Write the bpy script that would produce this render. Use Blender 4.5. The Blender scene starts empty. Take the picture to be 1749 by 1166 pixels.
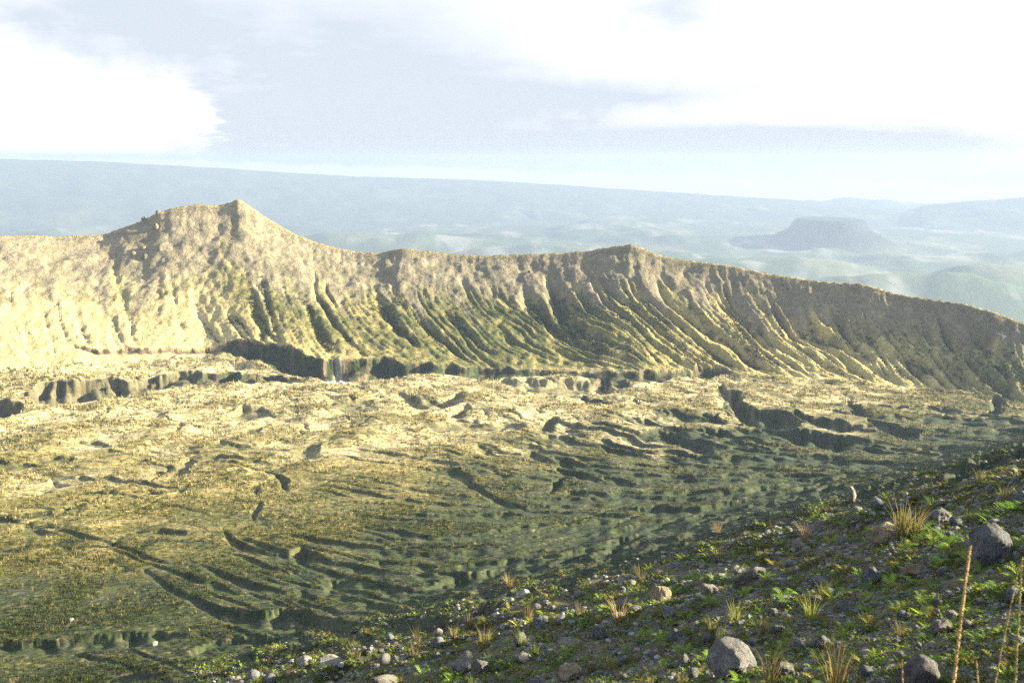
import bpy, math, random
import numpy as np
from mathutils import Vector, Matrix

random.seed(7)
rng = np.random.default_rng(11)
scene = bpy.context.scene
col = scene.collection
R = math.radians

# ------------------------------------------------------------------ camera
F = 1700.0                      # focal length in photograph pixels (35 mm on a 36 mm film)
CX, CY = 874.5, 583.0
PITCH = math.atan((583.0 - 270.0) / F)
cam_data = bpy.data.cameras.new("camera")
cam_data.sensor_width = 36.0
cam_data.lens = 36.0 * F / 1749.0
cam_data.clip_start = 0.2
cam_data.clip_end = 90000.0
cam_data.dof.use_dof = True
cam_data.dof.focus_distance = 120.0
cam_data.dof.aperture_fstop = 6.3
cam = bpy.data.objects.new("camera", cam_data)
cam.rotation_euler = (math.pi / 2 - PITCH, 0, 0)
col.objects.link(cam)
scene.camera = cam

# ------------------------------------------------------------------ light
SUN_AZ = R(87.0)                # clockwise from the viewing direction
SUN_EL = R(17.0)
EXPOSURE = 2.6
sun_dir = Vector((math.sin(SUN_AZ) * math.cos(SUN_EL), math.cos(SUN_AZ) * math.cos(SUN_EL), math.sin(SUN_EL)))
sl = bpy.data.lights.new("sun", 'SUN')
sl.energy = 5.0
sl.angle = R(0.55)
sl.color = (1.0, 0.89, 0.65)
so = bpy.data.objects.new("sun", sl)
so.rotation_euler = sun_dir.to_track_quat('Z', 'Y').to_euler()
col.objects.link(so)

scene.view_settings.view_transform = 'Standard'
try:
    scene.view_settings.look = 'None'
except Exception:
    pass
scene.view_settings.exposure = EXPOSURE
scene.view_settings.gamma = 1.0
scene.view_settings.use_curve_mapping = False
scene.cycles.use_denoising = False
scene.cycles.denoising_input_passes = 'RGB_ALBEDO_NORMAL'
scene.cycles.denoising_prefilter = 'ACCURATE'
scene.cycles.max_bounces = 4
scene.cycles.diffuse_bounces = 2
scene.cycles.volume_bounces = 0
scene.cycles.transparent_max_bounces = 4

# ------------------------------------------------------------------ node helpers
class NT:
    def __init__(self, tree):
        self.t = tree
        self.n = tree.nodes
        self.l = tree.links

    def new(self, typ, **kw):
        nd = self.n.new(typ)
        for k, v in kw.items():
            setattr(nd, k, v)
        return nd

    def put(self, sock, v):
        if v is None:
            return
        if hasattr(v, 'is_output'):
            self.l.new(v, sock)
        else:
            sock.default_value = v

    def m(self, op, a, b=None, c=None, clamp=False):
        nd = self.new('ShaderNodeMath', operation=op, use_clamp=clamp)
        for i, v in enumerate((a, b, c)):
            if v is not None:
                self.put(nd.inputs[i], v)
        return nd.outputs[0]

    def noise(self, vec, scale, detail=4.0, rough=0.55, dim='3D'):
        nd = self.new('ShaderNodeTexNoise', noise_dimensions=dim)
        self.put(nd.inputs['Vector'], vec)
        nd.inputs['Scale'].default_value = scale
        nd.inputs['Detail'].default_value = detail
        nd.inputs['Roughness'].default_value = rough
        return nd.outputs['Fac']

    def ramp(self, fac, lo, hi):
        nd = self.new('ShaderNodeMapRange', interpolation_type='SMOOTHSTEP')
        self.put(nd.inputs[0], fac)
        self.put(nd.inputs[1], lo)
        self.put(nd.inputs[2], hi)
        return nd.outputs[0]

    def mix(self, fac, a, b, mode='MIX'):
        nd = self.new('ShaderNodeMix', data_type='RGBA', blend_type=mode)
        self.put(nd.inputs[0], fac)
        self.put(nd.inputs[6], a if hasattr(a, 'is_output') else tuple(a) + (1,) if len(a) == 3 else a)
        self.put(nd.inputs[7], b if hasattr(b, 'is_output') else tuple(b) + (1,) if len(b) == 3 else b)
        return nd.outputs[2]

# ------------------------------------------------------------------ sky
world = bpy.data.worlds.new("World")
scene.world = world
world.use_nodes = True
world.node_tree.nodes.clear()
w = NT(world.node_tree)
sky = w.new('ShaderNodeTexSky', sky_type='NISHITA')
sky.sun_disc = False
sky.sun_elevation = SUN_EL
sky.sun_rotation = SUN_AZ
sky.altitude = 900.0
sky.dust_density = 2.0
tc = w.new('ShaderNodeTexCoord')
sep = w.new('ShaderNodeSeparateXYZ')
w.l.new(tc.outputs['Generated'], sep.inputs[0])
dx, dy, dz = sep.outputs
azr = w.m('ARCTAN2', dx, dy)
elr = w.m('ARCSINE', dz)
A0 = w.m('MULTIPLY', azr, F)
E0 = w.m('MULTIPLY_ADD', elr, F, 30.0)
# clouds lie in a layer: their noise is looked up on a plane overhead, so they flatten towards the horizon
inv = w.m('DIVIDE', 1.0, w.m('ADD', w.m('MAXIMUM', dz, 0.0), 0.16))
comb = w.new('ShaderNodeCombineXYZ')
w.put(comb.inputs[0], w.m('MULTIPLY', dx, inv))
w.put(comb.inputs[1], w.m('MULTIPLY', dy, inv))
w.put(comb.inputs[2], w.m('MULTIPLY', dz, 5.0))
P = comb.outputs[0]
nA = w.noise(P, 1.6, 6, 0.55)
nB = w.noise(P, 4.5, 7, 0.6)
nC = w.noise(tc.outputs['Generated'], 22.0, 5, 0.52)
def cent(n, s):
    return w.m('MULTIPLY', w.m('SUBTRACT', n, 0.5), s)
A = w.m('ADD', A0, w.m('ADD', cent(nB, 160.0), cent(nC, 60.0)))
E = w.m('ADD', E0, w.m('ADD', cent(nA, 50.0), cent(nC, 56.0)))
El = w.m('ADD', E0, w.m('ADD', cent(nB, 20.0), cent(nC, 9.0)))
def blob(a, e, sa, se, ee=None):
    u = w.m('DIVIDE', w.m('SUBTRACT', A, float(a)), float(sa))
    v = w.m('DIVIDE', w.m('SUBTRACT', E if ee is None else ee, float(e)), float(se))
    r2 = w.m('ADD', w.m('MULTIPLY', u, u), w.m('MULTIPLY', v, v))
    return w.m('EXPONENT', w.m('MULTIPLY', r2, -1.0))
def add(*xs):
    s = xs[0]
    for x in xs[1:]:
        s = w.m('ADD', s, x)
    return s
def sc(x, k):
    return w.m('MULTIPLY', x, k)
# shaded cloud bellies (grey) by where the clouds stand
grey = add(
    sc(blob(-280, 75, 370, 80), 1.0),
    sc(blob(-200, 190, 260, 95), 0.62),
    sc(blob(-640, 235, 230, 70), 0.66),
    sc(blob(-420, 330, 420, 120), 0.34),
    sc(blob(260, 285, 80, 60), 0.60),
    sc(blob(170, 128, 260, 30), 0.62),
    sc(blob(400, 47, 330, 27, El), 2.0),
    sc(blob(330, 60, 150, 22), 0.25),
    sc(blob(780, 8, 70, 10), 0.35),
    sc(blob(560, 120, 140, 60), 0.10),
    sc(w.ramp(nA, 0.50, 0.72), 0.22),
)
grey = w.m('ADD', w.m('MULTIPLY', grey, 1.3), w.m('ADD', cent(nB, 0.55), cent(nC, 0.55)))
# bright cumulus on the left
u = w.m('DIVIDE', w.m('ADD', A, 665.0), 180.0)
v = w.m('DIVIDE', w.m('SUBTRACT', E, 92.0), 88.0)
rr = w.m('ADD', w.m('MULTIPLY', u, u), w.m('MULTIPLY', v, v))
cumulus = w.m('SUBTRACT', 1.0, w.ramp(w.m('ADD', rr, cent(nC, 1.1)), 0.45, 1.3))
grey = w.m('MULTIPLY', grey, w.m('SUBTRACT', 1.0, w.m('MULTIPLY', cumulus, 0.86)))
# the bright strip between the cloud base and the land, sinking to the right
line_e = w.m('SUBTRACT', 16.0, w.m('MULTIPLY', w.m('ADD', A0, 545.0), 0.030))
above = w.ramp(w.m('SUBTRACT', El, line_e), 6.0, 15.0)
grey = w.m('MULTIPLY', grey, above)
grey = w.m('MAXIMUM', w.m('MINIMUM', grey, 1.0), 0.0)
cloud_col = w.mix(grey, w.mix(above, (2.4, 2.4, 2.4), (2.0, 2.0, 2.02)), (1.20, 1.31, 1.48))
# the sky clears overhead
cover = w.m('SUBTRACT', 1.0, w.m('MULTIPLY', w.ramp(dz, 0.22, 0.55), w.ramp(nA, 0.35, 0.60)))
cover = w.m('MULTIPLY', cover, 0.98)
final = w.mix(cover, sky.outputs[0], cloud_col)
bg = w.new('ShaderNodeBackground')
w.l.new(final, bg.inputs[0])
bg.inputs[1].default_value = 0.1
wo = w.new('ShaderNodeOutputWorld')
w.l.new(bg.outputs[0], wo.inputs[0])
world.cycles.sampling_method = 'AUTOMATIC'

# ------------------------------------------------------------------ numeric noise
class Noise:
    def __init__(self, seed):
        r = np.random.default_rng(seed)
        self.p = r.permutation(4096).astype(np.int32)
        a = r.random(4096).astype(np.float32) * 2 * np.pi
        self.gx, self.gy = np.cos(a), np.sin(a)

    def __call__(self, x, y):
        x = np.asarray(x, np.float32); y = np.asarray(y, np.float32)
        xi = np.floor(x); yi = np.floor(y)
        fx = x - xi; fy = y - yi
        xi = xi.astype(np.int32); yi = yi.astype(np.int32)
        u = fx * fx * fx * (fx * (fx * 6 - 15) + 10)
        v = fy * fy * fy * (fy * (fy * 6 - 15) + 10)
        def g(ix, iy, dx_, dy_):
            h = self.p[(self.p[ix & 4095] + iy) & 4095]
            return self.gx[h] * dx_ + self.gy[h] * dy_
        a = g(xi, yi, fx, fy); b = g(xi + 1, yi, fx - 1, fy)
        c = g(xi, yi + 1, fx, fy - 1); d = g(xi + 1, yi + 1, fx - 1, fy - 1)
        a += (b - a) * u; c += (d - c) * u
        return (a + (c - a) * v) * 1.5

def fbm(x, y, seed, octs=4, gain=0.5):
    s = 0; k = 1.0; f = 1.0
    for i in range(octs):
        s = s + k * Noise(seed + i)(x * f + 17.3 * i, y * f - 9.1 * i)
        k *= gain; f *= 2.03
    return s

def sstep(a, b, x):
    t = np.clip((x - a) / (b - a), 0, 1)
    return t * t * (3 - 2 * t)

# ------------------------------------------------------------------ seeing geometry
cp, sp = math.cos(PITCH), math.sin(PITCH)
def pix_dir(px, py):
    """azimuth and slope (dz per metre of ground distance) of the sight line through a photograph pixel"""
    a = (np.asarray(px, float) - CX) / F
    b = -(np.asarray(py, float) - CY) / F
    dx_ = a; dy_ = cp + b * sp; dz_ = -sp + b * cp
    return np.arctan2(dx_, dy_), dz_ / np.hypot(dx_, dy_)
def to_pix(x, y, z):
    f = y * cp - z * sp
    f = np.maximum(f, 0.05)
    return CX + F * x / f, CY - F * (y * sp + z * cp) / f

# the near flank of the cone: a plane through the ground under the viewer
def vec_of(px, py):
    a = (px - CX) / F; b = -(py - CY) / F
    return a, cp + b * sp, -sp + b * cp
d1, d2 = vec_of(300, 1166), vec_of(1749, 750)
M2 = np.array([[d1[0], -d1[1]], [d2[0], -d2[1]]])
PX, QY = np.linalg.solve(M2, np.array([d1[2], d2[2]]))
EYE = 1.62

def flank(x, y):
    z = -EYE + PX * x - QY * y
    # the cone stops growing uphill
    return np.where(z > 0, 40 * np.tanh(z / 40.0), z)

fl = [(875, 1000, 235), (1749, 750, 560), (300, 1166, 165), (875, 660, 760), (0, 700, 600), (0, 1000, 265),
      (1300, 655, 800), (400, 655, 780), (1749, 690, 750), (0, 850, 380), (400, 800, 430), (875, 800, 430), (1300, 800, 430),
      (875, 900, 300), (450, 1000, 250), (1300, 720, 600), (400, 700, 620)]
pts = []
for px, py, yy in fl:
    th, te = pix_dir(px, py)
    pts.append((yy * math.tan(th), yy, te * yy / math.cos(th)))
pts = np.array(pts)
def fl_basis(x, y):
    x = x / 500.0; y = y / 500.0
    return np.stack([np.ones_like(x), x, y, x * x, x * y, y * y], -1)
fl_c, *_ = np.linalg.lstsq(fl_basis(pts[:, 0], pts[:, 1]), pts[:, 2], rcond=None)
def floor_z(x, y):
    x = np.clip(x, -560, 560); y = np.clip(y, 60, 1000)
    return fl_basis(x, y) @ fl_c

def poly(points, th):
    """crest or base line given as (px, py, distance): returns slope and distance by azimuth"""
    p = np.array(points, float)
    t, e = pix_dir(p[:, 0], p[:, 1])
    o = np.argsort(t)
    return np.interp(th, t[o], e[o]), np.interp(th, t[o], p[o, 2])

CREST = [(-400, 398, 1150), (-250, 395, 1150), (0, 402, 1150), (60, 401, 1150), (100, 404, 1150), (178, 400, 1148), (200, 392, 1145), (225, 383, 1142),
         (245, 375, 1140), (262, 367, 1138), (272, 361, 1136), (300, 354, 1134), (335, 348, 1132), (375, 350, 1130), (392, 346, 1128),
         (407, 339, 1126), (425, 350, 1124), (450, 368, 1118), (480, 386, 1110), (510, 402, 1102), (540, 413, 1096), (580, 424, 1090),
         (620, 431, 1082), (652, 431, 1078), (672, 426, 1074), (692, 424, 1070), (725, 428, 1068), (770, 433, 1066), (830, 436, 1062), (880, 434, 1060),
         (960, 432, 1056), (1010, 427, 1054), (1050, 420, 1052), (1078, 417, 1050), (1100, 424, 1048), (1130, 436, 1045), (1165, 443, 1042), (1240, 452, 1036), (1320, 468, 1030),
         (1400, 480, 1024), (1470, 484, 1018), (1490, 489, 1016), (1540, 503, 1012), (1600, 512, 1008), (1650, 519, 1002), (1700, 533, 996),
         (1749, 551, 990), (1850, 590, 975), (2000, 640, 950)]
BASE = [(-400, 650), (-200, 640), (0, 640), (150, 632), (350, 622), (520, 642), (670, 640), (850, 640), (1000, 642), (1100, 650), (1230, 647),
        (1400, 656), (1600, 668), (1749, 692), (1950, 725)]
BASE_R = None
def base_radius(th):
    bt, be = pix_dir(np.array([b[0] for b in BASE]), np.array([b[1] for b in BASE]))
    rs = np.linspace(300, 960, 1400)
    out = []
    for t, e in zip(bt, be):
        z = floor_z(rs * math.sin(t), rs * math.cos(t)) / rs
        i = np.argmax(z >= e) if (z >= e).any() else len(rs) - 1
        out.append(min(rs[i], 900))
    return np.interp(th, bt, np.array(out))

# gullies and scarps: centre line and half thickness as seen, cut as real channels
GULLY = [
 [(130,594,4),(200,598,6),(260,600,5),(300,600,4),(350,598,4),(388,592,11),(429,597,19),(480,610,21),(518,626,24),(552,634,21),(600,631,19),(671,630,18),(690,632,12),(740,633,11),(809,634,10),(845,636,12),(900,635,8),(960,638,4),(1050,645,6),(1130,642,9),(1176,635,12),(1224,630,13),(1250,634,2)],
 [(-90,700,12),(-20,702,17),(10,700,17),(38,695,4)],
 [(30,676,6),(79,672,19),(154,668,18),(240,659,16),(310,647,12),(377,647,10),(446,647,8),(525,652,2)],
 [(860,652,4),(900,660,9),(960,662,11),(1010,660,12),(1034,657,12),(1048,660,3)], [(1046,648,3),(1062,653,5),(1080,658,2)],
 [(680,672,4),(715,688,8),(750,688,8),(790,678,4)], [(770,708,5),(785,700,9),(798,690,5)], [(1000,680,3),(1020,683,6),(1050,688,2)],
 [(926,734,5),(937,724,11),(946,716,7)], [(856,722,4),(881,725,7),(890,728,3)], [(783,715,4),(809,718,5),(815,720,2)],
 [(566,694,3),(600,695,8),(638,692,3)], [(698,712,3),(720,708,6),(732,704,3)], [(735,732,3),(800,730,6),(860,726,4)],
 [(604,730,2),(650,727,4),(660,725,2)], [(530,750,2),(560,747,4),(596,743,2)],
 [(900,754,3),(940,747,7),(965,752,8),(1008,762,4)], [(1015,758,2),(1040,766,6),(1070,771,7),(1104,768,3)],
 [(1225,662,4),(1255,685,11),(1270,698,11),(1293,709,10),(1327,716,12),(1366,722,3)],
 [(1236,690,3),(1275,712,9),(1320,735,10),(1371,745,14),(1430,753,14),(1476,756,4)],
 [(1356,706,4),(1400,716,8),(1440,726,8),(1474,727,3)], [(1449,688,6),(1465,703,9),(1480,713,3)],
 [(1486,720,3),(1520,732,8),(1550,738,8),(1580,740,2)], [(1694,700,4),(1705,693,11),(1716,682,4)],
 [(1202,734,4),(1230,738,8),(1254,745,3)], [(1205,711,4),(1222,715,7),(1240,722,3)],
 [(1100,740,3),(1135,742,8),(1170,756,9),(1213,770,6)], [(1258,764,3),(1280,768,6),(1298,772,3)],
 [(1286,776,3),(1320,781,6),(1360,786,3)], [(1238,780,2),(1252,782,5),(1268,782,2)], [(1556,693,2),(1600,698,3),(1640,703,2)],
 [(1600,735,2),(1660,742,4),(1720,740,2)], [(1530,765,2),(1600,772,4),(1680,768,3)], [(1380,790,2),(1460,795,4),(1560,792,3)], [(1450,700,1),(1500,690,4),(1560,696,2)], [(1590,718,2),(1640,722,4),(1690,724,2)],
 [(744,804,4),(775,808,8),(800,820,7),(822,838,5),(840,850,5),(870,862,5),(905,872,4),(945,874,4),(1000,876,3),(1050,880,5),(1085,880,2)],
 [(818,766,3),(834,771,6),(850,778,3)], [(898,774,3),(915,777,7),(934,784,3)], [(950,782,3),(964,789,8),(978,798,3)], [(954,802,3),(990,810,6),(1018,820,3)],
 [(1036,816,3),(1060,822,5),(1082,828,3)], [(940,838,3),(950,824,8),(960,814,4)],
 [(985,842,2),(1060,845,4),(1130,848,5),(1200,850,5),(1280,838,5),(1360,826,5),(1460,810,3)],
 [(1055,866,3),(1120,868,5),(1200,868,5),(1300,850,4),(1420,826,3)], [(628,902,2),(670,908,5),(720,918,4),(784,928,2)],
 [(595,933,3),(640,940,5),(700,944,6),(760,946,6),(820,940,5),(880,936,5),(940,928,5),(1000,920,6),(1060,908,7),(1110,900,8),(1160,894,7),(1210,884,4)],
 [(735,1000,4),(780,990,10),(840,980,10),(880,969,5)], [(952,962,3),(980,950,8),(1014,938,4)], [(1026,952,4),(1070,946,8),(1115,936,6),(1200,908,5),(1300,880,4),(1400,854,3)],
 [(556,960,4),(610,970,7),(676,979,3)], [(640,1004,4),(662,1010,9),(688,1014,3)],
 [(384,908,3),(410,928,8),(450,944,9),(490,950,9),(515,948,14),(535,950,9),(562,956,3)], [(500,912,2),(540,920,5),(600,931,5)], [(498,978,3),(530,980,5),(562,978,2)],
 [(246,974,4),(292,1005,5),(333,1026,7),(375,1047,10),(417,1056,15),(450,1060,13),(480,1056,16),(520,1058,16),(550,1068,14),(590,1070,10),(624,1068,3)],
 [(340,968,3),(390,985,6),(430,1000,7),(484,1011,4)], [(552,1010,5),(575,998,11),(606,990,5)], [(506,1004,4),(518,1012,8),(532,1020,4)], [(640,998,3),(665,1006,8),(690,1012,4)],
 [(228,908,3),(270,910,5),(316,913,3)], [(-30,886,5),(10,887,6),(26,890,3)],
 [(-60,1106,10),(30,1106,10),(100,1104,10),(160,1098,10),(220,1094,10),(270,1088,9),(314,1085,4)], [(185,1164,4),(220,1158,7),(268,1156,4)],
 [(332,1114,6),(380,1104,11),(430,1098,10),(480,1092,8),(516,1086,4)], [(494,1122,4),(520,1112,7),(545,1106,4)],
 [(386,710,3),(420,706,8),(450,704,6),(468,710,2)], [(420,740,3),(438,732,9),(456,722,5)], [(122,758,2),(160,757,4),(188,758,2)], [(-20,797,4),(30,798,5),(58,795,2)],
 [(52,790,2),(85,787,5),(120,785,2)], [(366,757,3),(380,756,6),(391,754,3)], [(498,774,3),(520,769,7),(544,766,4)],
 [(298,806,4),(312,797,9),(326,785,5)], [(478,812,4),(486,822,8),(490,836,3)], [(432,888,3),(437,875,6),(441,860,3)],
 [(246,804,2),(268,803,4),(290,803,2)], [(38,907,2),(65,907,5),(96,909,2)], [(248,840,2),(262,840,4),(275,842,2)], [(580,858,2),(640,860,3),(705,862,2)],
 [(1588,830,4),(1604,825,9),(1640,815,10),(1700,795,9),(1760,772,8)], [(1324,914,3),(1345,906,6),(1365,899,3)], [(1176,943,3),(1203,933,5),(1228,922,3)],
 [(1256,1008,3),(1290,990,6),(1322,970,3)], [(800,1058,4),(825,1048,8),(852,1038,3)], [(962,1042,5),(988,1047,14),(1020,1056,6)],
 [(676,1082,3),(725,1070,6),(772,1058,3)], [(958,1010,3),(974,1004,7),(988,998,3)], [(1500,935,3),(1520,932,7),(1535,928,3)],
]

# long shallow erosion lines sweeping round the foot of the cone
_lr = random.Random(21)
def sweep_dir(u, v):
    lo = np.interp(u, [0, 250, 500, 700, 950, 1749], [0.05, 0.42, 0.30, 0.04, -0.20, -0.29])
    hi = np.interp(u, [0, 300, 700, 1000, 1300, 1749], [-0.10, -0.05, 0.25, 0.24, 0.12, 0.0])
    k = float(np.clip((v - 760) / 140, 0, 1))
    return lo * k + hi * (1 - k)
_n = 0
while _n < 330:
    u0 = _lr.uniform(-60, 1780); v0 = _lr.uniform(700, 1130)
    ev = np.interp(u0, [0, 300, 650, 900, 1050, 1200, 1450, 1600, 1749], [1250, 1160, 1070, 1008, 975, 925, 845, 815, 760])
    if v0 > ev + 6:
        continue
    dens = np.clip(0.16 + 0.0016 * (u0 - 450) + 0.0022 * (v0 - 800), 0.15, 1)
    if _lr.random() > dens:
        continue
    n_ = _lr.randint(4, 14); st = _lr.uniform(14, 24)
    hm_ = _lr.uniform(2.0, 4.4) * np.clip(0.7 + (v0 - 700) / 600, 0.7, 1.2)
    pl_ = []
    u_, v_ = u0, v0
    for k_ in range(n_ + 1):
        f_ = k_ / n_
        pl_.append((u_, v_, max(0.8, hm_ * min(1, 3.2 * f_ + 0.25, 3.2 * (1 - f_) + 0.25) * _lr.uniform(0.6, 1.3))))
        v_ += (sweep_dir(u_, v_) + _lr.uniform(-0.07, 0.07)) * st
        u_ += st
    GULLY.append(pl_); _n += 1

def dist_poly(u, v, pl):
    """relative distance to a tapering polyline; also whether on its far (upper) side"""
    best = np.full(u.shape, 9.0, np.float32); far = np.zeros(u.shape, np.float32); hb = np.ones(u.shape, np.float32)
    for (x0, y0, h0), (x1, y1, h1) in zip(pl[:-1], pl[1:]):
        ex, ey = x1 - x0, y1 - y0
        t = np.clip(((u - x0) * ex + (v - y0) * ey) / (ex * ex + ey * ey), 0, 1)
        qx, qy = u - (x0 + t * ex), v - (y0 + t * ey)
        h = h0 + t * (h1 - h0)
        d = np.hypot(qx, qy) / h
        mk = d < best
        best = np.where(mk, d, best); far = np.where(mk, -qy / np.maximum(np.hypot(qx, qy), 1e-3), far); hb = np.where(mk, h, hb)
    return best, far, hb

def terrain(th, r, fine=True):
    """th (columns), r (rows) -> dict of arrays [row, column]"""
    TH, RR = np.meshgrid(th, r)
    X = RR * np.sin(TH); Y = RR * np.cos(TH)
    zf = flank(X, Y)
    zl = floor_z(X, Y)
    k = 8.0
    flank_w = 1 / (1 + np.exp(-np.clip((zf - zl) / k, -40, 40)))
    Z = np.maximum(zf, zl) + k * np.log1p(np.exp(-np.abs(zf - zl) / k)) * sstep(30, 120, RR)
    # ridge
    ce, cr = poly(CREST, th)
    br = base_radius(th)
    zb = floor_z(br * np.sin(th), br * np.cos(th))
    zc = ce * cr
    t = (RR - br) / (cr - br)
    if len(th) > 300:
        kern = np.exp(-np.linspace(-2, 2, 49) ** 2); kern /= kern.sum()
        zs = np.convolve(np.pad(zc, 24, mode='edge'), kern, mode='valid')
    else:
        zs = zc
    soft = sstep(1.0, 0.72, t)
    tc_ = np.clip(t, 0, 1)
    px_col = CX + F * np.tan(np.clip(th, -1.2, 1.2)) / cp
    apron = np.interp(px_col, [0, 350, 700, 1000, 1400, 1749], [0.62, 0.6, 0.55, 0.5, 0.42, 0.36])
    g = apron * tc_ + (1 - apron) * tc_ ** 2.4
    zr = zb + (zc * (1 - soft) + zs * soft - zb) * g
    back = zc - 0.62 * np.maximum(RR - cr, 0) + 6 * np.exp(-np.maximum(RR - cr, 0) / 8.0) - 6
    zr = np.where(t > 1, back, zr)
    ridge_w = sstep(-0.01, 0.02, t)
    Z = np.where(t > 0, np.maximum(zr, np.where(t < 0.3, zf, -9999)), Z)
    # out of view the land falls away to the plain all round
    side = sstep(0.78, 1.0, np.abs(TH))
    lim = 45 - 0.55 * np.maximum(RR - 330, 0)
    Z = Z * (1 - side) + np.minimum(np.maximum(zf, zl), np.maximum(lim, -905)) * side
    Z = np.maximum(Z, -906)
    U, V = to_pix(X, Y, Z)
    out = dict(X=X, Y=Y, U=U, V=V, t=t, flank=flank_w, ridge=ridge_w, r=RR, crest_r=cr, base_r=br)
    carve = np.zeros_like(Z); bank = np.zeros_like(Z)
    hum = np.zeros_like(Z)
    on_floor = (1 - flank_w) * (1 - sstep(0.0, 0.25, t)) * sstep(110, 180, RR)
    if fine:
        # gullies
        wob_u = U + 7 * fbm(X / 36, Y / 36, 60, 3)
        wob_v = V + 4.5 * fbm(X / 24, Y / 44, 64, 3) * sstep(900, 720, V) + 1.5 * fbm(U / 30, V / 24, 67, 3)
        inview = (RR > 9) & (t < 0.35) & (np.abs(TH) < 0.80)
        for pl in GULLY:
            hs = max(p[2] for p in pl) * 1.7 + 12
            a0 = min(p[0] for p in pl) - hs; a1 = max(p[0] for p in pl) + hs
            b0 = min(p[1] for p in pl) - hs; b1 = max(p[1] for p in pl) + hs
            idx = np.nonzero(inview & (U > a0) & (U < a1) & (V > b0) & (V < b1))
            if len(idx[0]) == 0:
                continue
            d, far, h = dist_poly(wob_u[idx], wob_v[idx], pl)
            cliff = pl[0][0] in (130, 30, -90)
            d = d / (0.86 if cliff else 1.12) + (0.14 if cliff else 0.10) * Noise(55)(U[idx] / (19 if cliff else 34), V[idx] / 60) + 0.07 * Noise(57)(U[idx] / 5, V[idx] / 14)
            edge = np.where(far > 0, 0.25 + 0.10 * (1 - far), 0.85)
            f = np.clip((1.08 - d) / edge, 0, 1)
            depth = 2.05 * h * RR[idx] / F * np.where(RR[idx] < 100, 1.0, 0.72 if cliff else 1.15) * (0.8 + 0.5 * Noise(56)(U[idx] / 30, V[idx] / 60))
            soft_ = 1 if cliff else 0.62 + 0.38 * sstep(850, 1000, pl[0][0] + 1.2 * max(0, pl[0][1] - 830))
            depth = depth * soft_
            carve[idx] = np.maximum(carve[idx], f * depth)
            # the far lip stands a little proud
            lip = np.exp(-((d - 1.25) / 0.25) ** 2) * (far > 0) * 0.10 * depth
            carve[idx] -= lip
            bank[idx] = np.maximum(bank[idx], soft_ * np.clip((1.24 - d) / 0.16, 0, 1) * np.clip(h / 3.0, 0, 1))
        # hummocks and low terraces of the crater floor
        wx = X + 9 * fbm(X / 70, Y / 70, 5, 2); wy = Y + 9 * fbm(X / 70, Y / 70, 9, 2)
        n1 = fbm(wx / 46, wy / 62, 20, 2)
        n2 = fbm(wx / 19, wy / 24, 24, 2)
        n3 = fbm(wx / 10.0, wy / 7.0, 28, 2)
        n4 = fbm(X / 2.6, Y / 3.0, 31, 2)
        amp = np.clip(RR / 420, 0.35, 1.5)
        rid = np.abs(Noise(41)(wx / 33, wy / 58) + 0.35 * Noise(42)(wx / 14, wy / 19))
        trench = np.clip(1 - rid / 0.09, 0, 1) * sstep(-0.25, 0.3, Noise(43)(X / 90, Y / 110))
        rid2 = np.abs(Noise(45)(wx / 15, wy / 29) + 0.3 * Noise(46)(wx / 6, wy / 9))
        trench2 = np.clip(1 - rid2 / 0.12, 0, 1) * sstep(-0.1, 0.35, Noise(47)(X / 50, Y / 70))
        calm = 1 - 0.65 * sstep(700, 860, V + 0.16 * (U - 1000))
        hum = on_floor * calm * (amp * (1.8 * n1 + 0.75 * n2 + 0.22 * n3) + 0.13 * n4 - amp * (1.3 * trench + 0.45 * trench2) * (1 - 0.8 * sstep(740, 860, V + 0.16 * (U - 1000))))
        ul = np.arange(-200, 2001, 10.0)
        h_lo = np.concatenate([[0], np.cumsum(np.interp(ul[:-1], [0, 250, 500, 700, 950, 1749], [0.05, 0.42, 0.30, 0.04, -0.20, -0.30]) * 10)])
        h_hi = np.concatenate([[0], np.cumsum(np.interp(ul[:-1], [0, 300, 700, 1000, 1300, 1749], [-0.10, -0.05, 0.28, 0.26, 0.12, 0.0]) * 10)])
        wl = sstep(760, 900, V)
        psi = V - (np.interp(U, ul, h_lo) * wl + np.interp(U, ul, h_hi) * (1 - wl)) + 12 * fbm(U / 260, V / 120, 400, 2)
        rid3 = np.abs(Noise(404)(U / 240, psi / 19.0) + 0.03 * Noise(405)(U / 34, psi / 9))
        rid4 = np.abs(Noise(408)(U / 120 + 9, psi / 8.5) + 0.15 * Noise(409)(U / 20, psi / 5))
        zone3 = 0.6 * sstep(800, 880, V + 0.15 * (U - 1000)) * np.clip(0.05 + 0.95 * sstep(550, 1000, U + 1.4 * (V - 800)), 0, 1) * sstep(650, 700, V + 0.12 * (U - 1250))
        trench3 = np.clip(1 - rid3 / 0.15, 0, 1) * sstep(-0.35, 0.05, Noise(407)(U / 190, psi / 40))
        trench4 = np.clip(1 - rid4 / 0.16, 0, 1) * sstep(-0.25, 0.15, Noise(410)(U / 110, psi / 25))
        trench3 = trench3 * zone3
        hum = hum - np.maximum(on_floor, sstep(70, 120, RR) * (t < 0) * flank_w) * trench3 * np.clip(11 * RR / F, 0.3, 4.0)
        trench = np.maximum(trench, trench3)
        out['trench3'] = trench3
        out['trench'] = np.maximum(trench, trench2 * 0.8) * on_floor
        # near flank: uneven scree, slips parallel to the slope
        f1 = fbm(X / 3.2, Y / 3.2, 70, 3); f2 = fbm(X / 14, Y / 14, 74, 3); f3 = fbm(X / 0.75, Y / 0.75, 78, 2)
        far_f = np.clip(RR / 40, 0.0, 1)
        l_ = X * QY + Y * PX          # along the contour
        c_ = X * PX - Y * QY
        slip = np.abs(Noise(80)(l_ / 30, c_ / 3.5))
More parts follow.
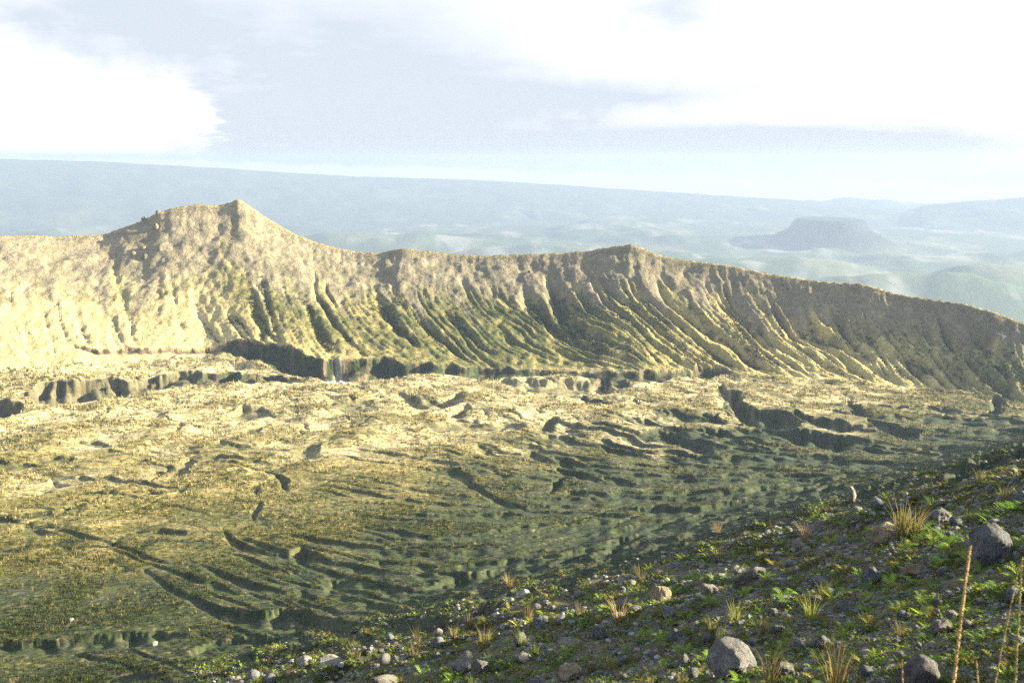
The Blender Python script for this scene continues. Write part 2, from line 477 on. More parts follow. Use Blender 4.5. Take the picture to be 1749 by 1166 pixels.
        slip = np.clip(1 - slip / 0.16, 0, 1) * sstep(0, 0.4, Noise(81)(l_ / 40, c_ / 14))
        hum = hum + flank_w * (0.11 * f1 + 0.035 * f3 + far_f * (0.7 * f2 + 0.35 * f1 - 1.7 * slip * far_f + sstep(60, 140, RR) * (0.6 * n2 + 0.7 * n3 + 0.4 * n4))) * np.clip(RR / 8, 0.1, 1)
        out['slip'] = slip * flank_w * far_f
        # ridge face: gullies running down the fall line between sharp spurs
        tt = np.clip(t, 0, 1)
        _, vc = to_pix(cr * np.sin(th), cr * np.cos(th), zc)
        dv = np.clip(V - vc[None, :], 0, 260)
        kb = np.interp(U, [0, 350, 520, 760, 1000, 1250, 1749], [0.0003, 0.0005, 0.0016, 0.003, 0.0046, 0.0058, 0.0056])
        s = U - 0.10 * dv - kb * dv * dv
        warp = 11.0 * fbm(U / 120, V / 90, 90, 2) + 2.5 * fbm(U / 22, V / 22, 93, 2)
        s = s + 26 * Noise(94)(s / 85, tt * 0.6)
        a1_ = Noise(95)((s + warp) / 31, tt * 0.9)
        a2_ = Noise(96)((s + warp * 1.1) / 13.5, tt * 1.5 + 4)
        a3_ = Noise(97)((s + warp) / 6.0, tt * 5.0)
        irr = sstep(-0.4, 0.3, Noise(99)(s / 60, tt * 2.0) + 0.5 * Noise(100)(s / 22, tt * 4.0))
        g1 = np.clip(1 - np.abs(a1_ + 0.25 * a2_) / 0.34, 0, 1) * irr
        g2 = np.clip(1 - np.abs(a2_) / 0.36, 0, 1)
        g3 = np.clip(1 - np.abs(a3_) / 0.4, 0, 1)
        head = 0.62 + 0.24 * Noise(98)(s / 30, tt * 0) + np.interp(U, [0, 400, 700, 1100, 1749], [-0.06, -0.06, 0.0, 0.06, 0.06])
        env = sstep(0.02, 0.30, tt) * (1 - sstep(head, head + 0.16, tt))
        ampR = np.interp(U, [0, 330, 420, 800, 1000, 1500, 1749], [0.18, 0.18, 0.34, 0.62, 1.1, 1.4, 1.3])
        upper = sstep(head - 0.02, head + 0.14, tt) * (1 - sstep(0.93, 1.0, tt))
        rough = fbm(X / 30, Z / 20 + Y / 60, 101, 3)
        rg = env * ampR * (9.0 * g1 + 4.4 * g2 * (0.5 + 0.5 * g1) + 1.5 * g3) + upper * (1.3 * g1 * ampR + 0.5 * g2 * ampR + 2.6 * rough + 0.5 * g3 * ampR)
        fine_r = fbm(X / 9, Y / 14, 105, 3) * 0.9 + fbm(X / 3.5, Y / 5, 109, 2) * 0.4
        onr = sstep(0.0, 0.12, t) * (1 - sstep(0.985, 1.0, t))
        carve = carve + onr * rg
        hum = hum + sstep(0.0, 0.12, t) * fine_r * np.where(t > 1, 0.5, 1) * (1 - 0.75 * sstep(0.95, 1.0, t)) + np.where(np.abs(t - 1) < 0.12, 0.5 * Noise(111)(U / 9, V * 0) + 0.3 * Noise(112)(U / 3.1, V * 0), 0)
        out['g1'] = g1 * env; out['g2'] = g2 * env; out['head'] = head; out['upper'] = upper; out['s'] = s; out['tt'] = tt; out['env'] = env
        out['n'] = (n1, n2, n3, n4)
        out['f'] = (f1, f2, f3)
    out['bank'] = bank
    out['carve'] = carve
    out['floor'] = on_floor
    out['Z'] = Z + hum - carve
    return out

# ------------------------------------------------------------------ mesh helper
def mesh_from(name, verts, faces, mat, n=4, colors=None, smooth=True, uvl=None):
    me = bpy.data.meshes.new(name)
    verts = np.asarray(verts, np.float32); faces = np.asarray(faces, np.int32)
    me.vertices.add(len(verts)); me.vertices.foreach_set('co', verts.ravel())
    me.loops.add(faces.size); me.loops.foreach_set('vertex_index', faces.ravel())
    me.polygons.add(len(faces))
    me.polygons.foreach_set('loop_start', np.arange(0, faces.size, n, dtype=np.int32))
    me.polygons.foreach_set('loop_total', np.full(len(faces), n, np.int32))
    me.polygons.foreach_set('use_smooth', np.full(len(faces), smooth, bool))
    if colors is not None:
        at = me.attributes.new('tint', 'FLOAT_COLOR', 'POINT')
        c = np.ones((len(verts), 4), np.float32); c[:, :3] = colors
        at.data.foreach_set('color', c.ravel())
    me.update(calc_edges=True)
    if mat:
        me.materials.append(mat)
    return me

def link(name, me, kind=None, parent=None):
    o = bpy.data.objects.new(name, me)
    col.objects.link(o)
    if kind:
        o['kind'] = kind
    if parent:
        o.parent = parent
    return o

def tag(o, label, cat, group=None):
    o['label'] = label; o['category'] = cat
    if group:
        o['group'] = group
    return o

# ------------------------------------------------------------------ materials
def new_mat(name):
    m = bpy.data.materials.new(name)
    m.use_nodes = True
    m.node_tree.nodes.clear()
    t = NT(m.node_tree)
    out = t.new('ShaderNodeOutputMaterial')
    bs = t.new('ShaderNodeBsdfPrincipled')
    bs.inputs['Roughness'].default_value = 0.9
    bs.inputs['Specular IOR Level'].default_value = 0.15
    t.l.new(bs.outputs[0], out.inputs[0])
    return m, t, bs

def ground_mat(name, scales, spread, bump):
    m, t, bs = new_mat(name)
    at = t.new('ShaderNodeAttribute', attribute_name='tint')
    g = t.new('ShaderNodeNewGeometry')
    c = at.outputs['Color']
    for i, (s_, lo, hi) in enumerate(scales):
        n = t.noise(g.outputs['Position'], s_, 3, 0.65)
        f = t.new('ShaderNodeMapRange')
        t.put(f.inputs[0], n); f.inputs[1].default_value = 0.3; f.inputs[2].default_value = 0.7
        f.inputs[3].default_value = lo; f.inputs[4].default_value = hi
        mul = t.new('ShaderNodeVectorMath', operation='SCALE')
        t.l.new(c, mul.inputs[0]); t.put(mul.inputs['Scale'], f.outputs[0])
        c = mul.outputs[0]
    t.l.new(c, bs.inputs['Base Color'])
    b = t.new('ShaderNodeBump')
    b.inputs['Strength'].default_value = bump[1]
    b.inputs['Distance'].default_value = bump[2]
    t.put(b.inputs['Height'], t.noise(g.outputs['Position'], bump[0], 5, 0.7))
    t.l.new(b.outputs[0], bs.inputs['Normal'])
    return m

m_floor = ground_mat('crater_floor_turf', [(0.22, 0.75, 1.25), (0.9, 0.6, 1.35)], 0, (0.55, 0.55, 0.8))
m_slope = ground_mat('scree', [(0.8, 0.8, 1.2), (5.0, 0.6, 1.4), (22.0, 0.6, 1.45)], 0, (7.0, 0.8, 0.12))
m_ridge = ground_mat('ridge_turf', [(0.05, 0.8, 1.2), (0.35, 0.65, 1.35)], 0, (0.2, 0.7, 3.0))
m_plain = ground_mat('far_land', [(0.003, 0.8, 1.2)], 0, (0.004, 0.3, 20.0))

# ------------------------------------------------------------------ the terrain
STRAW = np.array([0.335, 0.272, 0.108]); PALE = np.array([0.44, 0.37, 0.205]); OLIVE = np.array([0.120, 0.106, 0.030]); GREEN = np.array([0.036, 0.049, 0.014])
DARK = np.array([0.013, 0.018, 0.008]); ASH = np.array([0.140, 0.116, 0.064]); SOIL = np.array([0.088, 0.080, 0.056]); BARE = np.array([0.43, 0.37, 0.27]); GREYSOIL = np.array([0.062, 0.056, 0.045])
DARK = np.array([0.030, 0.042, 0.018]); ASH = np.array([0.185, 0.158, 0.105]); SOIL = np.array([0.15, 0.105, 0.065]); BARE = np.array([0.72, 0.66, 0.56]); GREYSOIL = np.array([0.085, 0.075, 0.062])

def mixc(c, d, f):
    return c + (np.asarray(d) - c) * f[..., None]

rows = np.concatenate([np.geomspace(4.5, 150, 270)[:-1], 150 + 630 * np.linspace(0, 1, 660) ** 1.4, np.linspace(780, 1170, 245)[1:], np.linspace(1174, 2600, 40)])
cols = np.linspace(-0.535, 0.535, 650)
def colour_ground(T, cols):
    Z = T['Z']
    X, Y, U, V = T['X'], T['Y'], T['U'], T['V']
    nr, nc = Z.shape
    
    # slope for soil colouring
    dzr = np.gradient(Z, axis=0) / np.maximum(np.gradient(T['r'], axis=0), 1e-3)
    dzt = np.gradient(Z, axis=1) / (np.gradient(cols)[None, :] * T['r'])
    steep = np.hypot(dzr, dzt)
    n1, n2, n3, n4 = T['n']; f1, f2, f3 = T['f']
    c = np.empty(Z.shape + (3,), np.float32)
    # crater floor: straw-coloured grass far and high, olive nearer, green in the hollow below the cone, darkened there to imitate the cone's shade
    v_line = np.interp(U, [0, 400, 800, 1100, 1400, 1749], [735, 712, 715, 718, 690, 655])
    dry = sstep(120, -40, V - v_line + 90 * n1 + 40 * n2) 
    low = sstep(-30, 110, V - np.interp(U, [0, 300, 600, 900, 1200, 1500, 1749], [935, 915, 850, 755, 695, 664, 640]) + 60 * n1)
    c[:] = OLIVE
    c = mixc(c, STRAW * 0.80, np.clip(0.40 - 0.30 * sstep(760, 980, V) + 0.8 * n2 + 0.7 * n3 + 0.6 * fbm(X / 4, Y / 5, 140, 2), 0, 0.8))
    c = mixc(c, PALE, dry * np.clip(0.78 + 0.5 * n3, 0.2, 1))
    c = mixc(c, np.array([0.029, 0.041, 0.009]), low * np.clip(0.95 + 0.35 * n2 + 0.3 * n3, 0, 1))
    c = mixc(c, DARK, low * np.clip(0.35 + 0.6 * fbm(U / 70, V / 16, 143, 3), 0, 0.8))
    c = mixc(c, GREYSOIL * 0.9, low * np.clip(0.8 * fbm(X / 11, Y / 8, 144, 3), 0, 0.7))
    fleck = fbm(X / 1.9, Y / 2.4, 150, 2)
    c = mixc(c, GREEN * 0.9, np.clip(fleck * 1.4 - 0.35, 0, 0.75) * T['floor'] * (1 - 0.55 * dry))
    c = mixc(c, DARK, np.clip(T['trench'] * 1.4, 0, 0.92) * (1 - 0.4 * dry))  # trench shade is put into the ground colour
    # gully walls: brown earth with shrubs, the tint blackened to imitate their shade, some bare pale ash at the left
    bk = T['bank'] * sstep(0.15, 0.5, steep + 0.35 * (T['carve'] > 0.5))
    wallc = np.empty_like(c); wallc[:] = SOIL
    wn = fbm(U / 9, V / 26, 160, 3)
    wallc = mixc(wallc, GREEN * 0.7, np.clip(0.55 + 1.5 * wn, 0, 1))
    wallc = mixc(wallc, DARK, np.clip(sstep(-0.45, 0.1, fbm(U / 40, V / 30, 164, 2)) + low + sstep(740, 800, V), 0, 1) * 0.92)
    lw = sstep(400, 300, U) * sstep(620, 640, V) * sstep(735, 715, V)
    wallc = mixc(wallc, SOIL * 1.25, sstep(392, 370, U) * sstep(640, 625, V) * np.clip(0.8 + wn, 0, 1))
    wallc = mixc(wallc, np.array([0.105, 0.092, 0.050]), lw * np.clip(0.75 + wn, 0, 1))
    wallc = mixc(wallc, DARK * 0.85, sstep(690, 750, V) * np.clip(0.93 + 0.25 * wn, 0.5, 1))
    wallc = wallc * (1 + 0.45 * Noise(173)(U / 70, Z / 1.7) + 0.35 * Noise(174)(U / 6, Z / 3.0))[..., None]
    grit = fbm(X / 1.5, Y / 2.0, 152, 3)
    c = c * (1 + 0.55 * np.clip(grit, -1, 1) * T['floor'])[..., None]
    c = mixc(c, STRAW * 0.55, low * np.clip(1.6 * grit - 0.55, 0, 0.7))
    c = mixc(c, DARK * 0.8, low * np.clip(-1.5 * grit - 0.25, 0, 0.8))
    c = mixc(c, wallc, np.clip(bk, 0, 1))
    depth_rel = T['carve'] / np.maximum(2 * 26 * T['r'] / F, 1)
    bare = lw * sstep(0.5, 0.75, depth_rel) * sstep(0.05, 0.22, Noise(170)(U / 9, V / 60) + 0.25 * Noise(171)(U / 3, V / 10)) * (T['bank'] > 0.5) * np.interp(U, [60, 75, 300, 315], [0, 1, 1, 0])
    bare = np.maximum(bare, sstep(2, -3, np.abs(U - 578) - 3 - np.clip(V - 608, 0, 60) * 0.42 + 4 * Noise(172)(U / 8, V / 7)) * 0.45 * sstep(606, 622, V + 8 * wn) * sstep(664, 650, V) * (T['bank'] > 0.4))
    c = mixc(c, BARE, np.clip(bare, 0, 1))
    # ridge face
    tt = T['tt']; g1, g2 = T['g1'], T['g2']
    hd = T['head']
    rb = np.empty_like(c); rb[:] = STRAW * np.interp(U, [0, 350, 500, 900, 1200, 1600], [1.2, 1.15, 0.95, 0.9, 1.2, 1.15])[..., None]
    rb = mixc(rb, PALE * 0.95, sstep(480, 300, U) * 0.4)
    rn = fbm(X / 26, Y / 40, 180, 3); rn2 = fbm(X / 8, Y / 12, 184, 2)
    grn = np.interp(U, [0, 330, 400, 520, 700, 850, 1000, 1200, 1400, 1600, 1700], [0.0, 0.0, 0.5, 0.9, 0.95, 0.95, 0.75, 0.3, 0.12, 0.2, 0.65])
    blobs = sstep(0.62, 0.2, np.abs(tt - 0.42) * 1.2) 
    slopeband = sstep(-60, 60, (U - 380) * 0.62 - (V - 470))       # the straw apron left of the green hollow
    grn = grn * np.where(U < 760, np.maximum(sstep(100, -20, np.abs((V - 490) - (U - 400) * 0.36) * 1.3), sstep(560, 760, U)), 1)
    rb = mixc(rb, OLIVE * 1.1, np.clip(grn * (0.9 + 0.6 * rn) * np.where(U < 760, 1, blobs * 0.7 + 0.45), 0, 1))
    rb = mixc(rb, GREEN * 1.2, np.clip(grn * (0.6 + 1.0 * rn2), 0, 0.85))
    ashm = sstep(hd - 0.10, hd + 0.16, tt + 0.08 * rn + 0.04 * rn2)
    rb = mixc(rb, ASH * np.interp(U, [0, 400, 900, 1500, 1749], [1.05, 1.02, 0.88, 0.80, 0.66])[..., None], ashm * 0.93)
    rb = mixc(rb, GREEN * 0.9, np.clip((fbm(X / 34, Y / 34 + tt * 4, 190, 3) - 0.12) * 2.2, 0, 0.5) * sstep(0.25, 0.6, tt) * (1 - 0.55 * ashm))
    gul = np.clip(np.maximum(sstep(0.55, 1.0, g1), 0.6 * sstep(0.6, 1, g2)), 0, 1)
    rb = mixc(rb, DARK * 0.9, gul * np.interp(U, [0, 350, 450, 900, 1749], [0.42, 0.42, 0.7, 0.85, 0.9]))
    rb = mixc(rb, STRAW * 0.8, np.exp(-((tt - 0.992) / 0.006) ** 2) * 0.6 * (T['t'] <= 1.02))
    rb = mixc(rb, ASH * 0.9, sstep(1.0, 1.01, T['t']))
    rb = np.where((T['t'] > 1.0)[..., None], STRAW * 0.9 + 0 * rb, rb)
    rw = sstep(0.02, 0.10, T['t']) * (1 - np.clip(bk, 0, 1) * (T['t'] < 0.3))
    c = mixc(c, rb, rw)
    # near flank: dark scree, brown and olive moss
    fc = np.empty_like(c); fc[:] = GREYSOIL
    fc = mixc(fc, np.array([0.065, 0.065, 0.022]), np.clip(0.45 + 0.9 * f1 + 0.3 * f3, 0, 0.9))
    fc = mixc(fc, GREEN * 0.42 + OLIVE * 0.12, sstep(35, 110, T['r']) * np.clip(0.7 + 0.4 * f2, 0, 1))
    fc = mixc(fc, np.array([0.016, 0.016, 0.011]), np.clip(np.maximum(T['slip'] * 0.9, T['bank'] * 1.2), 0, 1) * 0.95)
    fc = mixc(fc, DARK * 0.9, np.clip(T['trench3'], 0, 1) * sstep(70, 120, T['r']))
    fc = fc + (c - fc) * (0.75 * sstep(70, 130, T['r'] + 22 * n1))[..., None]
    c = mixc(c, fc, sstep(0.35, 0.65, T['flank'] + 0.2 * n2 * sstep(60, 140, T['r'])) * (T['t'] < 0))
    return np.clip(c, 0.006, 0.85), steep

T = terrain(cols, rows)
c, steep = colour_ground(T, cols)
Z, X, Y, U, V = T['Z'], T['X'], T['Y'], T['U'], T['V']
nr, nc = Z.shape

ii = np.arange(nr * nc).reshape(nr, nc)
quads = np.stack([ii[:-1, :-1], ii[:-1, 1:], ii[1:, 1:], ii[1:, :-1]], -1).reshape(-1, 4)
quads = quads[:, ::-1]
zone = np.where(T['t'] > 0.0, 2, np.where(T['flank'] > 0.5, 0, 1))
zq = zone[:-1, :-1].reshape(-1)
allv = np.stack([X, Y, Z], -1).reshape(-1, 3)
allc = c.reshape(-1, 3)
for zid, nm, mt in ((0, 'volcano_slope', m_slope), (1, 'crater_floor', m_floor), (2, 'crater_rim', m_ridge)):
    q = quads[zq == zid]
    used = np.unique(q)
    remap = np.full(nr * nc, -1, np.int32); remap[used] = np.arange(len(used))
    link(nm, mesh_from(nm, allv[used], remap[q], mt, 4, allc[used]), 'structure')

# the same ground carried on either side of the view
wing_rows = np.concatenate([rows[::4], rows[-1:]])
for sgn in (-1, 1):
    wc = np.linspace(0.534, 0.80, 110) * sgn
    if sgn < 0:
        wc = wc[::-1]
    TW = terrain(wc, wing_rows)
    cw, _ = colour_ground(TW, wc)
    wi = np.arange(TW['Z'].size).reshape(TW['Z'].shape)
    wq = np.stack([wi[:-1, :-1], wi[:-1, 1:], wi[1:, 1:], wi[1:, :-1]], -1).reshape(-1, 4)[:, ::-1]
    wz = np.where(TW['t'] > 0.0, 2, np.where(TW['flank'] > 0.5, 0, 1))[:-1, :-1].reshape(-1)
    wv = np.stack([TW['X'], TW['Y'], TW['Z']], -1).reshape(-1, 3)
    for zid, nm, mt in ((0, 'volcano_slope', m_slope), (1, 'crater_floor', m_floor), (2, 'crater_rim', m_ridge)):
        q = wq[wz == zid]
        if len(q) == 0:
            continue
        used = np.unique(q); remap = np.full(len(wv), -1, np.int32); remap[used] = np.arange(len(used))
        link(nm, mesh_from(nm, wv[used], remap[q], mt, 4, cw.reshape(-1, 3)[used]), 'structure')

# the rest of the volcano, all round the viewer
th2 = np.linspace(0.799, 2 * math.pi - 0.799, 140)
th2w = (th2 + math.pi) % (2 * math.pi) - math.pi
r2 = np.concatenate([np.geomspace(0.05, 150, 50), np.linspace(160, 2600, 130)])
o = np.argsort(th2w)
T2 = terrain(th2w, r2, fine=False)
i2 = np.arange(T2['Z'].size).reshape(T2['Z'].shape)
q2 = np.stack([i2[:-1, :-1], i2[1:, :-1], i2[1:, 1:], i2[:-1, 1:]], -1).reshape(-1, 4)[:, ::-1]
c2 = np.empty(T2['Z'].shape + (3,), np.float32); c2[:] = OLIVE
c2 = mixc(c2, GREYSOIL * 1.3, T2['flank'])
T2Z = T2['Z'] + 1.2 * fbm(T2['X'] / 40, T2['Y'] / 40, 200, 3) * sstep(40, 200, T2['r'])
v2 = np.stack([T2['X'], T2['Y'], T2Z], -1).reshape(-1, 3)
link('volcano_flank', mesh_from('volcano_flank', v2, q2, m_slope, 4, c2.reshape(-1, 3)), 'structure')
# ground close under the viewer
r3 = np.geomspace(0.05, 4.6, 24)
th3 = np.linspace(-0.80, 0.80, 40)
T3 = terrain(th3, r3, fine=False)
i3 = np.arange(T3['Z'].size).reshape(T3['Z'].shape)
q3 = np.stack([i3[:-1, :-1], i3[1:, :-1], i3[1:, 1:], i3[:-1, 1:]], -1).reshape(-1, 4)[:, ::-1]
c3 = np.empty(T3['Z'].shape + (3,), np.float32); c3[:] = GREYSOIL
link('volcano_ground', mesh_from('volcano_ground', np.stack([T3['X'], T3['Y'], T3['Z']], -1).reshape(-1, 3), q3, m_slope, 4, c3.reshape(-1, 3)), 'structure')

# ------------------------------------------------------------------ far land
PLAIN_Z = -900.0
FAR = 1.3                       # the far land stands this much farther off than the first survey
thp = np.concatenate([np.linspace(-0.62, 0.62, 340), np.linspace(0.63, 2 * math.pi - 0.63, 140)])
rp = np.geomspace(2300, 20600, 200)
TP, RP = np.meshgrid(thp, rp)
XP, YP = RP * np.sin(TP), RP * np.cos(TP)
hills = 55 * fbm(XP / 1500, YP / 1500, 300, 5, 0.55) + 26 * np.clip(fbm(XP / 900, YP / 1300, 310, 4), 0, 1)
hills += 150 * np.clip(fbm(XP / 2600, YP / 2600, 315, 4), 0, 1) * sstep(5000, 11000, RP)
ZP = PLAIN_Z + hills * sstep(2300, 4200, RP)
def bump(px, py_top, dist, wx, wy):
    """a hill whose top shows at (px, py_top) from the viewer, standing at that distance"""
    global ZP
    dist, wx, wy = dist * FAR, wx * FAR, wy * FAR
    t_, e_ = pix_dir(px, py_top)
    x0, y0, zt = dist * math.sin(t_), dist * math.cos(t_), e_ * dist
    d_ = np.hypot((XP - x0) / wx, (YP - y0) / wy)
    ZP = np.maximum(ZP, PLAIN_Z + (zt - PLAIN_Z) * np.exp(-d_ ** 2) * (1 + 0.18 * fbm(XP / 700, YP / 700, 320, 4)))
for b in [(1290, 402, 8200, 1300, 600), (1000, 418, 6200, 1200, 420), (640, 398, 7200, 1300, 420), (1300, 438, 5600, 900, 360), (1560, 468, 4700, 800, 300), (1720, 452, 5400, 700, 300), (820, 400, 7600, 900, 400), (690, 345, 13500, 1100, 900), (840, 362, 12000, 1000, 800), 
          (560, 360, 12500, 1300, 900), (950, 385, 9500, 900, 700), (60, 352, 12000, 1200, 800), (1180, 378, 10500, 1000, 800)]:
    bump(*b)
vg = fbm(XP / 900, YP / 1900, 330, 6, 0.62); vg2 = fbm(XP / 330, YP / 800, 340, 5, 0.6)
cP = np.empty(XP.shape + (3,), np.float32); cP[:] = np.array([0.055, 0.085, 0.045])
cP = mixc(cP, np.array([0.11, 0.13, 0.075]), sstep(-0.1, 0.5, vg))
cP = mixc(cP, np.array([0.20, 0.21, 0.17]), sstep(0.2, 0.9, vg2 + 0.4 * vg))
iP = np.arange(XP.size).reshape(XP.shape)
qP = np.stack([iP[:-1, :-1], iP[1:, :-1], iP[1:, 1:], iP[:-1, 1:]], -1).reshape(-1, 4)[:, ::-1]
link('plain', mesh_from('plain', np.stack([XP, YP, ZP], -1).reshape(-1, 3), qP, m_plain, 4, cP.reshape(-1, 3)), 'structure')

def range_mesh(name, crest, dist, depth, tint):
    t_, e_ = pix_dir(np.array([p[0] for p in crest]), np.array([p[1] for p in crest]))
    th_ = np.linspace(t_[0], t_[-1], 260)
    zc_ = np.interp(th_, t_, e_) * dist
    dist, depth = dist * FAR, depth * FAR
    zc_ = zc_ * FAR
    k_ = np.linspace(-1, 1, 61)
    TT, KK = np.meshgrid(th_, k_)
    rr_ = dist + KK * depth
    x_, y_ = rr_ * np.sin(TT), rr_ * np.cos(TT)
    ends = sstep(0, 0.04, (TT - th_[0]) / (th_[-1] - th_[0])) * sstep(0, 0.04, (th_[-1] - TT) / (th_[-1] - th_[0]))
    prof = np.clip(1 - np.abs(KK), 0, 1) ** 1.25
    z_ = PLAIN_Z - 20 + (zc_[None, :] - PLAIN_Z + 20) * prof * ends + 70 * fbm(x_ / 900, y_ / 900, 350, 4) * prof * (1 - prof) * 2 + 7 * fbm(x_ / 300, y_ / 300, 356, 3)
    cc = np.empty(x_.shape + (3,), np.float32); cc[:] = tint
    cc = mixc(cc, np.array([0.12, 0.14, 0.09]), sstep(0.0, 0.7, fbm(x_ / 900, y_ / 1500, 360, 4)) * (1 - prof) * 0.9)
    i_ = np.arange(x_.size).reshape(x_.shape)
    q_ = np.stack([i_[:-1, :-1], i_[1:, :-1], i_[1:, 1:], i_[:-1, 1:]], -1).reshape(-1, 4)[:, ::-1]
    return link(name, mesh_from(name, np.stack([x_, y_, z_], -1).reshape(-1, 3), q_, m_plain, 4, cc.reshape(-1, 3)), 'structure')

range_mesh('mountain', [(-420, 268), (-200, 270), (0, 272), (160, 276), (320, 284), (480, 294), (620, 302), (780, 306), (900, 312), (1050, 322), (1200, 332), (1350, 341), (1480, 350), (1560, 358), (1650, 372)],
           12800, 2800, np.array([0.06, 0.085, 0.06]))
range_mesh('mountain', [(1450, 385), (1500, 372), (1545, 362), (1575, 352), (1610, 347), (1650, 343), (1700, 341), (1749, 337), (1850, 334), (2000, 345), (2150, 370)],
           11800, 1400, np.array([0.05, 0.08, 0.05]))

# the flat-topped hill
def table_hill():
    top = [(1352, 388), (1360, 380), (1372, 373), (1390, 372), (1420, 373), (1450, 373), (1472, 374), (1478, 381), (1486, 392)]
    D = 8100.0 * FAR
    t0, _ = pix_dir(1416, 380)
    _, ez = pix_dir(1416, 373.5)
    zt = float(ez) * D
    cx, cy = D * math.sin(t0), D * math.cos(t0)
    half = 58.0 / F * D
    na, nk = 96, 26
    a = np.linspace(0, 2 * math.pi, na, endpoint=False)
    k_ = np.linspace(0, 1, nk)
    AA, KK = np.meshgrid(a, k_)
    rad = half * (1 + 0.05 * Noise(370)(np.cos(AA) * 2, np.sin(AA) * 2)) * np.interp(KK, [0, 0.42, 0.46, 0.62, 0.75, 1], [0, 0.86, 0.9, 1.08, 1.35, 2.3])
    zz = np.interp(KK, [0, 0.42, 0.46, 0.62, 0.75, 1], [zt, zt - 1, zt - 13, zt - 115, zt - 165, PLAIN_Z - 40])
    zz = zz + np.where(KK > 0.45, 10 * Noise(371)(np.cos(AA) * 6 + KK, np.sin(AA) * 6), 2.0 * Noise(372)(np.cos(AA) * 3 * KK, np.sin(AA) * 3 * KK))
    x_ = cx + rad * np.cos(AA); y_ = cy + 1.3 * rad * np.sin(AA)
    i_ = np.arange(x_.size).reshape(x_.shape)
    nx = np.roll(i_, -1, axis=1)
    q_ = np.stack([i_[:-1], i_[1:], nx[1:], nx[:-1]], -1).reshape(-1, 4)
    cc = np.empty(x_.shape + (3,), np.float32); cc[:] = np.array([0.018, 0.03, 0.02])
    cc = mixc(cc, np.array([0.11, 0.13, 0.07]), sstep(0.75, 0.95, KK) * 0.8)
    link('table_hill', mesh_from('table_hill', np.stack([x_, y_, zz], -1).reshape(-1, 3), q_, m_plain, 4, cc.reshape(-1, 3)), 'structure')
table_hill()

# ------------------------------------------------------------------ haze
HAZE_DENSITY = 0.9e-4
hm = bpy.data.materials.new('haze_air')
hm.use_nodes = True
hm.node_tree.nodes.clear()
h = NT(hm.node_tree)
ho = h.new('ShaderNodeOutputMaterial')
pv = h.new('ShaderNodeVolumePrincipled')
pv.inputs['Color'].default_value = (0.295, 0.375, 0.53, 1)
pv.inputs['Density'].default_value = HAZE_DENSITY
pv.inputs['Anisotropy'].default_value = 0.12
h.l.new(pv.outputs[0], ho.inputs['Volume'])
b0, b1, bt = 20900.0, min(ZP.min(), -945) - 2.0, 60.0
hv = [(sx * b0, sy * b0, z_) for z_ in (b1, bt) for sx, sy in ((-1, -1), (1, -1), (1, 1), (-1, 1))]
hf = [(3, 2, 1, 0), (4, 5, 6, 7), (0, 1, 5, 4), (1, 2, 6, 5), (2, 3, 7, 6), (3, 0, 4, 7)]
link('haze', mesh_from('haze', hv, hf, hm, 4, None, False), 'stuff')

# ------------------------------------------------------------------ placing things on the ground
TANZ = Z / T['r']
CUM = np.maximum.accumulate(TANZ, axis=0)
def hit(px, py):
    th, te = pix_dir(px, py)
    j = (th - cols[0]) / (cols[1] - cols[0])
    j0 = int(np.clip(round(float(j)), 0, nc - 1))
    i = int(np.searchsorted(CUM[:, j0], float(te)))
    if i <= 0 or i >= nr - 2:
        return None
    a, b = CUM[i - 1, j0], CUM[i, j0]
    f = 0.5 if b <= a else (te - a) / (b - a)
    r_ = rows[i - 1] + float(np.clip(f, 0, 1)) * (rows[i] - rows[i - 1])
    return r_, float(th), i, j0
def ground(th, r_):
    j = np.clip((th - cols[0]) / (cols[1] - cols[0]), 0, nc - 1.001); i = np.clip(np.searchsorted(rows, r_) - 1, 0, nr - 2)
    j0 = int(j); fj = j - j0; fi = np.clip((r_ - rows[i]) / (rows[i + 1] - rows[i]), 0, 1)
    return (Z[i, j0] * (1 - fj) + Z[i, j0 + 1] * fj) * (1 - fi) + (Z[i + 1, j0] * (1 - fj) + Z[i + 1, j0 + 1] * fj) * fi
def spot(px, py):
    h_ = hit(px, py)
    if h_ is None:
        return None
    r_, th, i, j = h_
    return Vector((r_ * math.sin(th), r_ * math.cos(th), float(ground(th, r_)))), r_, i, j

# ------------------------------------------------------------------ rocks
def rock_material(name, base, light, dark):
    m, t, bs = new_mat(name)
    tcn = t.new('ShaderNodeTexCoord')
    oi = t.new('ShaderNodeObjectInfo')
    va = t.new('ShaderNodeVectorMath', operation='ADD')
    t.l.new(tcn.outputs['Object'], va.inputs[0]); 
    cmb = t.new('ShaderNodeCombineXYZ'); t.put(cmb.inputs[0], t.m('MULTIPLY', oi.outputs['Random'], 40.0))
    t.l.new(cmb.outputs[0], va.inputs[1])
    p = va.outputs[0]
    n_a = t.noise(p, 1.6, 5, 0.6); n_b = t.noise(p, 9.0, 5, 0.7); n_c = t.noise(p, 34.0, 3, 0.7)
    cc = t.mix(t.ramp(n_a, 0.38, 0.66), base, light)
    cc = t.mix(t.m('MULTIPLY', t.ramp(n_b, 0.48, 0.66), 0.85), cc, dark)
    cc = t.mix(t.m('MULTIPLY', t.ramp(n_c, 0.54, 0.68), 0.55), cc, light)
    mul = t.mix(1.0, cc, oi.outputs['Color'], 'MULTIPLY')
    t.l.new(mul, bs.inputs['Base Color'])
    b = t.new('ShaderNodeBump'); b.inputs['Strength'].default_value = 0.9; b.inputs['Distance'].default_value = 0.12
    t.put(b.inputs['Height'], t.m('ADD', n_b, t.m('MULTIPLY', n_c, 0.5)))
    t.l.new(b.outputs[0], bs.inputs['Normal'])
    return m
